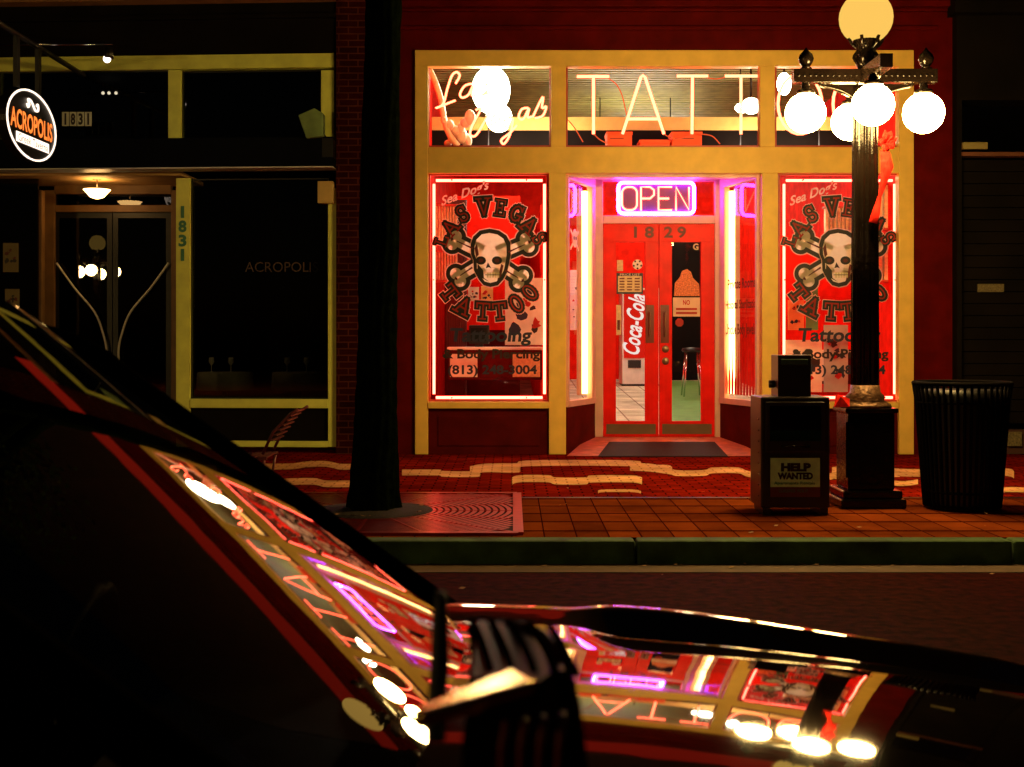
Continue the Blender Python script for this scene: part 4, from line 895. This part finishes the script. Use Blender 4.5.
m_.box((a.x-s2(6), YP-.55, LPz(82)-.002), (a.x+s2(6), YP+.55, LPz(68.5)-.004), blackmetal)
for i in range(24): m_.ball(P(799+i*5.8, 75.3, YP-s2(6)), .011, blackmetal, 8)
make('cross_arm', m_, lp, bevel=.006)
def scroll(sx, dy=None):
    pts = [(0, 112), (3, 100), (14, 92), (26, 88), (36, 86), (38, 83), (35, 81), (31, 84)]
    m = MB()
    if dy is None: m.tube([P(866+sx*(8+x), y, YP) for x, y in sm(pts)], .016, blackmetal, 8)
    else: m.tube([(XP, YP+dy*(.07+x/FPX*YP), LPz(y)) for x, y in sm(pts)], .016, blackmetal, 8)
    if dy is None: m.poly([(866+sx*8, 84), (866+sx*40, 84), (866+sx*32, 90), (866+sx*16, 97), (866+sx*8, 108)], YP-.01, blackmetal, .02)
    make('scroll_bracket', m, lp)
scroll(1); scroll(-1); scroll(1, -1); scroll(1, 1)
for x in (806, 926):
    m_ = MB(); c = P(x, 68.5, YP); m_.lathe([(.05, 0), (.03, .015), (.05, .04), (.062, .075), (.05, .11), (.02, .14), (.004, .165)], c, blackmetal, 16); make('finial', m_, lp)
gl = [(805.5, 113, YP, 20), (923.5, 113, YP, 20.3), (873, 105, YP-.52, 21), (860, 122, YP+.5, 18.5)]
for (x, y, Yg, r) in gl:
    c = P(x, y, Yg); r_ = r/FPX*Yg
    if Yg != YP: c.x = XP+.0 if Yg > YP else P(873, 0, Yg).x
    if Yg > YP: c.x = P(850, 0, Yg).x; 
    m_ = MB(); m_.ball(c, r_, globe_w, 32); make('lamp_globe', m_, lp)
    m_ = MB(); m_.lathe([(r_*.3, r_*.9), (r_*.48, r_*.97), (r_*.42, r_*1.12), (.03, r_*1.2), (.035, r_*1.32), (.02, LPz(80)-c.z if Yg == YP else r_*1.5)], c, blackmetal, 20); make('globe_holder', m_, lp)
m_ = MB(); c = P(866, 18, YP); r_ = s2(26.5); m_.ball(c, r_, globe_y, 32); make('lamp_globe', m_, lp, label='larger amber globe on top of the lamp')
m_ = MB(); m_.lathe([(s2(8), LPz(68.5)), (s2(11), LPz(62)), (s2(7), LPz(56)), (s2(10), LPz(48)), (s2(13), LPz(42)), (s2(15), LPz(36)), (s2(14), LPz(34))], (c.x, YP, 0), blackmetal, 24)
for k in range(6):
    a = k*math.pi/3; pts = [(c.x+math.cos(a)*q, YP+math.sin(a)*q, z) for q, z in ((s2(6), LPz(66)), (s2(12), LPz(58)), (s2(8), LPz(50)), (s2(14), LPz(44)), (s2(17), LPz(38)))]
    m_.tube(smooth_line(pts, 4), .014, blackmetal, 6)
make('top_holder', m_, lp)
lp2 = lp.copy(); COL.objects.link(lp2); lp2.location = (-10.9, -1.6, .15); lp2['label'] = 'five globe street lamp across the road, mirrored in the restaurant door'
lp['group'] = lp2['group'] = 'five globe street lamps'
for ch in list(lp.children):
    c_ = ch.copy(); COL.objects.link(c_); c_.parent = lp2
# red ribbon and flower
rib = pr('red_ribbon_cloth', (.5, .015, .01), .8, var=.4, scale=20, spec=0)
t = thing('ribbon_flower', 'red cloth flower with hanging ribbon tied to the right side of the lamp shaft', 'decoration', P(886, 140, YP-.1))
m_ = MB(); c = P(886, 143, YP-.12)
for k in range(7):
    a = k*.9+.3; L_ = rnd.uniform(.07, .12); d = Vector((math.cos(a)*.6+.15, -.3*abs(math.sin(a*2)), math.sin(a))); d.normalize(); s_ = d.cross(Vector((0, 1, 0))).normalized()*.035
    m_.add([c, c+d*L_*.5+s_+Vector((0, -.02, 0)), c+d*L_, c+d*L_*.5-s_+Vector((0, -.02, 0))], [(0, 1, 2, 3)], rib, True)
make('petal', m_, t, solid=.004)
m_ = MB(); pts = [(885,150),(887,165),(884,180),(880,195),(876,212),(873,222)]; tl = []; tr = []
for i, (x, y) in enumerate(pts): wv_ = 5+math.sin(i*1.7)*2-(i*.5); tl.append(P(x-wv_, y, YP-.14+.01*math.sin(i*2))); tr.append(P(x+wv_, y+2, YP-.17+.03*math.cos(i*2)))
n = len(pts); m_.add(tl+tr, [(i, i+1, n+i+1, n+i) for i in range(n-1)], rib, True); make('tail', m_, t, solid=.004)
m_ = MB(); c = P(840, 403, YP-.2); m_.add([c+Vector(v) for v in ((-.06,-.05,-.03),(.07,-.02,-.03),(.09,.06,.03),(-.02,.05,.07),(.0,-.03,.05))], [(0,1,2,3),(0,1,4),(1,2,4),(2,3,4),(3,0,4)], rib)
tag(make('paper_scrap', m_, org=c), 'crumpled red scrap on the ledge of the lamp pedestal', 'litter')

# ---------------------------------------------------------------- newspaper box
YN = 9.36
nb = thing('newspaper_box', 'black newspaper vending box with a green HELP WANTED placard', 'newspaper box', P(796, 514, YN))
npm = pr('black_box_enamel', (.02, .012, .01), .35, var=.3)
m_ = MB(); m_.bp(761, 397, 830, 508, YN, .42, npm); a = P(761, 397, YN)
make('cabinet', m_, nb, bevel=.012)
m_ = MB()
for x in (763, 820): m_.bp(x, 508, x+8, 514.5, YN+.03, .34, npm)
make('foot', m_, nb)
m_ = MB(); m_.bp(766, 402, 825, 452, YN-.02, .02, npm); make('door', m_, nb, bevel=.004)
m_ = MB(); m_.bp(770, 406, 821, 441, YN-.024, .003, darkglass); c0, c1 = P(782, 446, YN-.02), P(808, 446, YN-.02); m_.tube([c0, c0-Vector((0, .05, 0)), c1-Vector((0, .05, 0)), c1], .009, blackmetal); make('handle', m_, nb)
m_ = MB(); m_.bp(778, 355, 811, 397, YN+.06, .25, npm); m_.bp(781, 359, 808, 365, YN+.052, .008, pr('green_label', (.03, .06, .03), .5)); make('coin_box', m_, nb, bevel=.008)
m_ = MB(); m_.lathe([(.03, 0), (.03, -.06)], P(777, 384, YN+.2), npm, 12, axis='x'); make('coin_knob', m_, nb)
plc = pr('green_placard', (.5, .8, .42), .6, var=.2, scale=12)
m_ = MB(); m_.bp(770.5, 458, 820, 487, YN-.022, .006, plc); m_.bp(770.5, 487, 820, 497, YN-.0215, .006, pr('dark_red_strip', (.12, .02, .01), .5)); 
placard = make('placard', m_, nb)
m_ = MB(); text_fit(m_, 'HELP', 781, 463, 811, 471.5, YN-.026, blackart, off=.07); text_fit(m_, 'WANTED', 777.5, 472.5, 813, 479.5, YN-.026, blackart, off=.06)
text_fit(m_, 'Apartments Rentals', 774, 481.5, 815, 485.5, YN-.026, num, off=.01); text_fit(m_, 'CLASSIFIED  PICK IT', 779, 489.5, 808, 492.5, YN-.026, num)
make('placard_lettering', m_, placard)
m_ = MB()
for i in range(8): m_.lathe([(.008, 0), (.004, -.006)], (a.x, YN+.08, P(0, 420+i*11, YN).z), chrome, 8, axis='x')
make('rivet', m_, nb)

# ---------------------------------------------------------------- trash can
YQ = 9.75; cx = P(962, 0, YQ).x
canm = pr('matt_black_bin_paint', (.003, .002, .002), .8, spec=.05)
tc_ = thing('trash_can', 'black round slatted litter bin with wide rim on the pavement', 'trash can', (cx, YQ, .15))
rad = lambda px_: px_/FPX*YQ
zz = lambda y: EYE-(y-340)/FPX*YQ
m_ = MB(); m_.lathe([(rad(34), .16), (rad(36), zz(500)), (rad(42), zz(400)), (rad(43), zz(390))], (cx, YQ, 0), pr('black_bin_liner', (.01, .008, .007), .5), 40); make('liner', m_, tc_)
m_ = MB()
for k in range(44):
    a = 2*math.pi*k/44; p = lambda r, z: (cx+r*math.cos(a), YQ+r*math.sin(a), z)
    m_.tube([p(rad(36), .17), p(rad(37), zz(495)), p(rad(44), zz(400)), p(rad(46.5), zz(384))], .012, canm, 5)
make('slats', m_, tc_)
m_ = MB()
for r_, y_, t_ in ((46.5, 383, .016), (44, 402, .008), (37, 490, .01)): m_.tube([(cx+rad(r_)*math.cos(2*math.pi*k/48), YQ+rad(r_)*math.sin(2*math.pi*k/48), zz(y_)) for k in range(48)], t_, canm, 8, closed=True)
make('rim', m_, tc_)
m_ = MB(); m_.lathe([(rad(32), .15), (rad(34), .17), (rad(36), .19)], (cx, YQ, 0), canm, 40); make('base', m_, tc_)

# ---------------------------------------------------------------- parked car
def zws(X, Y): return .883-.713*X-.145*(Y-1.865)**2-(max(0, abs(Y-1.865)-.5)**2)*.25
def zhood(X, Y):
    s = abs(Y-1.865); sg = 1 if Y > 1.865 else -1; sc = min(s, .5); Yc_ = 1.865+sg*sc
    z = .945-.037*X-.0725*X*X-.1*(Yc_-1.70)**2
    def prof(s, s0, k):                          # rise k from s0 to .60, then roll over the wing
        if s < s0: return 0
        m = k/(.60-s0); p = m*(min(s, .60)-s0)
        if s > .60:
            u = s-.60; W_ = .085; c = (m+.6)/W_; p += m*u-.5*c*u*u if u < W_ else m*W_-.5*c*W_*W_-.6*(u-W_)-8*(u-W_)**2
        return p
    k = min(1, max(0, (X-.10)/.12)) if sg > 0 else 1; k = k*k*(3-2*k); H = .030-.010*min(1, max(0, (X-.3)/.4))
    z += k*prof(s, .50, H)+(1-k)*prof(s, .30, .026)
    if X > .95: z -= .9*(X-.95)**2
    return z
paint = pr('black_car_paint', (.012, .003, .002), .3, var=.05, coat=1.0, spec=.3)
paint.node_tree.nodes["Principled BSDF"].inputs['Coat IOR'].default_value = 1.75
paint.node_tree.nodes["Principled BSDF"].inputs['Roughness'].default_value = .04
def ripple(m, node, inp='Normal', dist=.0007, scale=4):
    t = m.node_tree; tc = t.nodes.new('ShaderNodeTexCoord'); n = t.nodes.new('ShaderNodeTexNoise'); n.inputs['Scale'].default_value = scale; n.inputs['Detail'].default_value = 2
    b_ = t.nodes.new('ShaderNodeBump'); b_.inputs['Distance'].default_value = dist; b_.inputs['Strength'].default_value = 1
    t.links.new(tc.outputs['Object'], n.inputs['Vector']); t.links.new(n.outputs['Fac'], b_.inputs['Height']); t.links.new(b_.outputs[0], node.inputs[inp])
ripple(paint, paint.node_tree.nodes['Principled BSDF'], 'Coat Normal', .00045, 6)
def smear(m, node, inp, lo, hi, scale=5):
    t = m.node_tree; tc = t.nodes.new('ShaderNodeTexCoord'); n = t.nodes.new('ShaderNodeTexNoise'); n.inputs['Scale'].default_value = scale; n.inputs['Detail'].default_value = 7; n.inputs['Roughness'].default_value = .7
    mp = t.nodes.new('ShaderNodeMapRange'); mp.inputs[1].default_value = .45; mp.inputs[2].default_value = .7; mp.inputs[3].default_value = lo; mp.inputs[4].default_value = hi
    t.links.new(tc.outputs['Object'], n.inputs['Vector']); t.links.new(n.outputs['Fac'], mp.inputs[0]); t.links.new(mp.outputs[0], node.inputs[inp])
smear(paint, paint.node_tree.nodes['Principled BSDF'], 'Coat Roughness', .008, .03)
wsg = glass('windscreen_glass', (.10, .10, .10), 1.25, 0.0, 1.75)
_g = [n for n in wsg.node_tree.nodes if n.type == 'BSDF_GLOSSY'][0]; ripple(wsg, _g, 'Normal', .0003, 5); smear(wsg, _g, 'Roughness', .0, .02)
rub = pr('black_rubber', (.01, .01, .01), .7); ptrim = pr('black_plastic_trim', (.012, .01, .01), .5)
pilm = pr('satin_black_pillar', (.006, .005, .005), .35, spec=0)
car = thing('parked_car', 'black parked car with the neon shop front mirrored in its windscreen and bonnet', 'car', (-.9, 1.865, 0))
def fr(a, b_, n): return [a+(b_-a)*i/(n-1) for i in range(n)]
YA, YZ = 1.02, 2.71
def xcowl(Y): # where windscreen meets hood
    X = 0
    for _ in range(20): X = (.883-zhood(max(X, -.4), Y)-.145*(Y-1.865)**2)/.713+.0
    return X
m_ = MB(); ys = sorted([YA+(YZ-YA)*i/150 for i in range(151)]+[1.865+q for q in (-.501, -.499, .499, .501)])
def fh(u, v):
    xa = -.13-.10*((v-1.865)/.7)**2; X = xa+(1.2-xa)*u; return (X, v, zhood(X, v))
m_.grid(fh, fr(0, 1, 90), ys, paint); make('bonnet', m_, car)
# windscreen
m_ = MB(); wy = fr(1.23, 2.50, 60)
def fwv(u, v):
    xa = -.99+.08*((v-1.865)/.7)**2; xb = -.06-.12*((v-1.865)/.7)**2; X = xa+(xb-xa)*u; return (X, v, zws(X, v))
m_.grid(fwv, fr(0, 1, 40), wy, wsg); make('windscreen', m_, car)
# pillars, roof, sides
for s_, name in ((1, 'far'), (-1, 'near')):
    Y_ = 1.865+s_*.655; m_ = MB()
    pts = []
    for X in fr(-.86, -.14, 8): pts.append(Vector((X, Y_, zws(X, 1.865+s_*.635)-.008)))
    pts = [Vector((-1.6, Y_-s_*.01, 1.585)), Vector((-1.25, Y_-s_*.01, 1.545)), Vector((-1.02, Y_, 1.475))]+pts+[Vector((-.06, Y_+s_*.03, .84))]
    m_.tube(smooth_line(pts, 3), .03, pilm, 12); make('pillar', m_, car)
def fro(u, v):
    X = -1.02-1.9*u; s = (v-1.865)/.66; return (X, v, 1.592+.03*math.sin(math.pi*min(1, u*1.2))-.07*s*s-.05*s**6-.12*max(0, u-.8)/.2)
m_ = MB(); m_.grid(fro, fr(0, 1, 24), fr(1.2, 2.53, 24), paint); make('roof', m_, car)
for s_ in (1, -1):
    Ys = 1.865+s_*.845
    def fs_(u, v):
        X = -2.95+4.13*u; top = .80 if X < -.2 else zhood(X, 1.865+s_*.80)-.02
        z = .28+(top-.28)*v; bul = math.sin(math.pi*(.15+.8*v))*.05
        # wheel arches
        for wx in (.62, -2.2):
            d2 = .36**2-(X-wx)**2
            if d2 > 0: z = max(z, min(top-.01, .30+math.sqrt(d2)))
        return (X, Ys+s_*(bul-.05), z)
    m_ = MB(); m_.grid(fs_, fr(0, 1, 110), fr(0, 1, 16), paint); o = make('body_side', m_, car)
    m_ = MB()
    vs = [(-.22, Ys-s_*.03, .80), (-1.15, Ys-s_*.14, 1.54), (-2.6, Ys-s_*.14, 1.52), (-2.9, Ys-s_*.03, .80)]
    m_.add(vs, [(0, 1, 2, 3)], wsg); make('side_window', m_, car)
    m_ = MB(); m_.tube([(-1.55, Ys-s_*.02, .80), (-1.6, Ys-s_*.13, 1.54)], .03, paint); m_.tube([(-2.95, Ys-s_*.02, .82), (-2.7, Ys-s_*.13, 1.5)], .045, paint); m_.tube([(-1.2, Ys-s_*.15, 1.56), (-2.7, Ys-s_*.15, 1.53)], .03, paint); m_.box((-2.95, Ys-s_*.06, .76), (-.2, Ys-s_*.0, .82), pilm); m_.mats = [pilm]; m_.m = [0]*len(m_.m); make('window_frame', m_, car)
    for wx in (.62, -2.2):
        m_ = MB(); m_.lathe([(.2, 0), (.30, 0), (.32, .03), (.32, .17), (.30, .2), (.2, .2)], (wx, Ys-.1-s_*.09, .32), rub, 36, axis='y'); wh = make('wheel', m_, car)
        m_ = MB(); m_.lathe([(.2, .04), (.19, .1), (.05, .07), (.04, .0 if s_ < 0 else .19)], (wx, Ys-.1-s_*.09, .32), chrome, 20, axis='y'); make('rim', m_, wh)
m_ = MB(); m_.grid(lambda u, v: (1.2+.07*math.sin(math.pi*u), YA+.05+(YZ-YA-.1)*v, .3+(zhood(1.2, 1.865)-.32)*u), fr(0, 1, 8), fr(0, 1, 12), paint); make('front_bumper', m_, car)
for y_ in (1.25, 2.48):
    m_ = MB(); m_.lathe([(.001, .06), (.06, .05), (.09, .02), (.095, 0)], (1.24, y_, .6), pr('headlight_glass', (.5, .5, .5), .1), 20, axis='x'); make('headlight', m_, car)
m_ = MB(); m_.grid(lambda u, v: (-2.92-.25*math.sin(math.pi*u*.8), YA+.03+(YZ-YA-.06)*v, .3+1.22*u), fr(0, 1, 10), fr(0, 1, 12), paint); make('tailgate', m_, car)
m_ = MB(); m_.box((-2.9, 1.1, .25), (1.1, 2.63, .29), ptrim); m_.box((-.16, 1.12, .5), (-.12, 2.6, .78), ptrim); make('floor_pan', m_, car)
m_ = MB(); m_.grid(lambda u, v: (-.62+.42*u, 1.16+1.41*v, .80-.03*u+.02*math.sin(3*v)), fr(0, 1, 6), fr(0, 1, 10), ptrim); m_.box((-.62, 1.16, .55), (-.58, 2.57, .8), ptrim); make('dashboard', m_, car)
m_ = MB(); m_.tube([(-.78+.05*math.sin(a*math.pi/10), 2.22+.18*math.cos(a*math.pi/10), .84+.17*math.sin(a*math.pi/10)) for a in range(20)], .014, rub, 8, closed=True); m_.beam((-.76, 2.05, .84), (-.76, 2.39, .84), .03, .03, rub); m_.beam((-.76, 2.22, .84), (-.6, 2.22, .74), .04, .04, rub); make('steering_wheel', m_, car)
for y_ in (1.5, 2.22):
    m_ = MB(); m_.box((-1.75, y_-.24, .45), (-1.2, y_+.24, .6), rub); m_.box((-1.85, y_-.23, .6), (-1.72, y_+.23, 1.15), rub); m_.box((-1.84, y_-.13, 1.18), (-1.76, y_+.13, 1.34), rub); make('seat', m_, car, bevel=.03)
m_ = MB(); m_.grid(lambda u, v: (-.22+.17*u-.10*((v-1.865)/.7)**2, v, zhood(0, v)-.045+.0*u), fr(0, 1, 4), fr(1.12, 2.61, 20), ptrim); make('cowl', m_, car)
# door mirror close to the camera: sticks out sideways (along Y), rounded front to the right
gloss = pr('black_mirror_plastic', (.006, .003, .003), .6, coat=0, spec=0)
slr = pr('dull_red_trim', (.16, .02, .012), .5, spec=.2)  # dull red shop reflection painted into the rim and ribs
MX0, MYN, MYF, MZ = -.032, .84, 1.19, 1.198
def mtop(x, y):                                  # height of the housing's top
    return MZ-.006-.30*max(0, x-.018)**2*40*.28-.55*max(0, y-1.14)**2-.012*(y-1.0)-max(0, .93-y)**2*2.2
def mfront(y): return .049-2.1*max(0, y-1.0)**2-.1*max(0, .9-y)
mr = MB()
def fm(u, v):
    y = MYN+(MYF-MYN)*v; xf = mfront(y); x = MX0+(xf-MX0)*min(1, u*1.6)
    z = mtop(x, y)
    if u > .625: t_ = (u-.625)/.375; x = xf+.012*math.sin(math.pi*t_)-.03*t_*t_; z = mtop(xf, y)-.24*t_
    return (x, y, z)
mr.grid(fm, fr(0, 1, 40), fr(0, 1, 30), gloss)
for yy in (MYN,):
    ring = [fm(u, 0) for u in fr(0, 1, 40)]; mr.add(ring+[(MX0, MYN, MZ-.25)], [tuple(range(41))], gloss)
ring = [fm(u, 1) for u in fr(0, 1, 40)]; mr.add(ring+[(MX0, MYF, MZ-.25)], [tuple(range(41))], gloss)
mirror = make('door_mirror', mr, car)
mr = MB(); mr.grid(lambda u, v: (-.030+(mfront(.95+.172*v)+.022)*u, .95+.172*v-.02*u*u*v, mtop(0, .95+.172*v)+.0035+.038*(.172*v)-.10*u*u*.07), fr(0, 1, 10), fr(0, 1, 10), pr('dull_red_panel', (.5, .03, .015), .5, spec=.15)); make('top_panel', mr, mirror)  # panel colour stands in for the red shop front mirrored on the housing
mr = MB(); mr.add([(MX0-.002, MYN+.01, MZ-.24), (MX0-.002, MYF-.01, MZ-.24), (MX0-.002, MYF-.01, MZ-.02), (MX0-.002, MYN+.01, MZ-.02)], [(0, 1, 2, 3)], chrome); make('mirror_glass', mr, mirror)
for i in range(5):
    x = -.022+i*.0165; mr = MB()
    y0, y1 = .945, 1.125-.9*max(0, x)*.5
    L_ = []; R_ = []
    for y in fr(y0, y1, 14):
        sx_ = x-.006+.11*(1.04-y)-.25*(1.04-y)**2
        L_.append((sx_, y, mtop(sx_, y)+.011)); R_.append((sx_+.006, y, mtop(sx_+.008, y)+.011))
    n = len(L_); mr.add(L_+R_, [(j, j+1, n+j+1, n+j) for j in range(n-1)], gloss, True); make('slat', mr, mirror, solid=.003)
mr = MB(); mr.tube([(x, y1_, .002+mtop(x, y1_)+.003) for x, y1_ in ((-.026, 1.118), (-.01, 1.13), (.008, 1.122), (.024, 1.10), (.034, 1.06), (.038, 1.0))], .004, slr, 8); make('slat_rim', mr, mirror)
for i in range(4):
    x = 502+i*19; mr = MB(); mr.tube([P(x+4, 722-i*3, MYN-.004), P(x, 745, MYN-.004), P(x-2, 790, MYN-.004)], .0022, slr, 6); make('lower_rib', mr, mirror)
mr = MB(); mr.tube([P(x, y, 1.02) for x, y in ((441, 592), (440, 620), (440, 660), (437, 700), (436, 740))], .006, rub, 10, radii=[.0045, .0065, .0075, .0075, .008]); make('mirror_post', mr, mirror)
mr = MB()
for x in (472, 482): mr.tube([P(a_, b_, 1.12) for a_, b_ in sm([(x, 625), (x+4, 645), (x+4, 665), (x, 700)])], .005, gloss, 8)
make('mirror_hinge', mr, mirror)
mr = MB(); ya_ = .93
q0 = [P(414, 706, ya_), P(512, 690, ya_-.01), P(536, 680, ya_+.01), P(510, 668, ya_+.05), P(470, 679, ya_+.045)]
zb_ = [v.z for v in q0]
q0 = [Vector((v.x, v.y, 0)) for v in q0]
A_ = P(414, 706, .93)
up = []
for px_, py_ in ((412, 708), (420, 712), (535, 680), (512, 667)):
    u_ = (px_-512)/FPX; v_ = (py_-340)/FPX; zc_ = -.240; k_ = .055   # plane z = EYE+zc - k*(Y-.95)
    Yq_ = (-zc_-k_*.95)/(v_-k_); up.append(Vector((u_*Yq_, Yq_, EYE-v_*Yq_)))
vs = up+[v-Vector((0, 0, .012)) for v in up]
mr.add(vs, [(0,1,2,3),(7,6,5,4),(0,4,5,1),(1,5,6,2),(2,6,7,3),(3,7,4,0)], pr('polished_arm_metal', (.85, .6, .16), .2, metal=1)); make('mirror_arm', mr, mirror, bevel=.003)  # yellow of the mirrored window trim is put into the metal colour
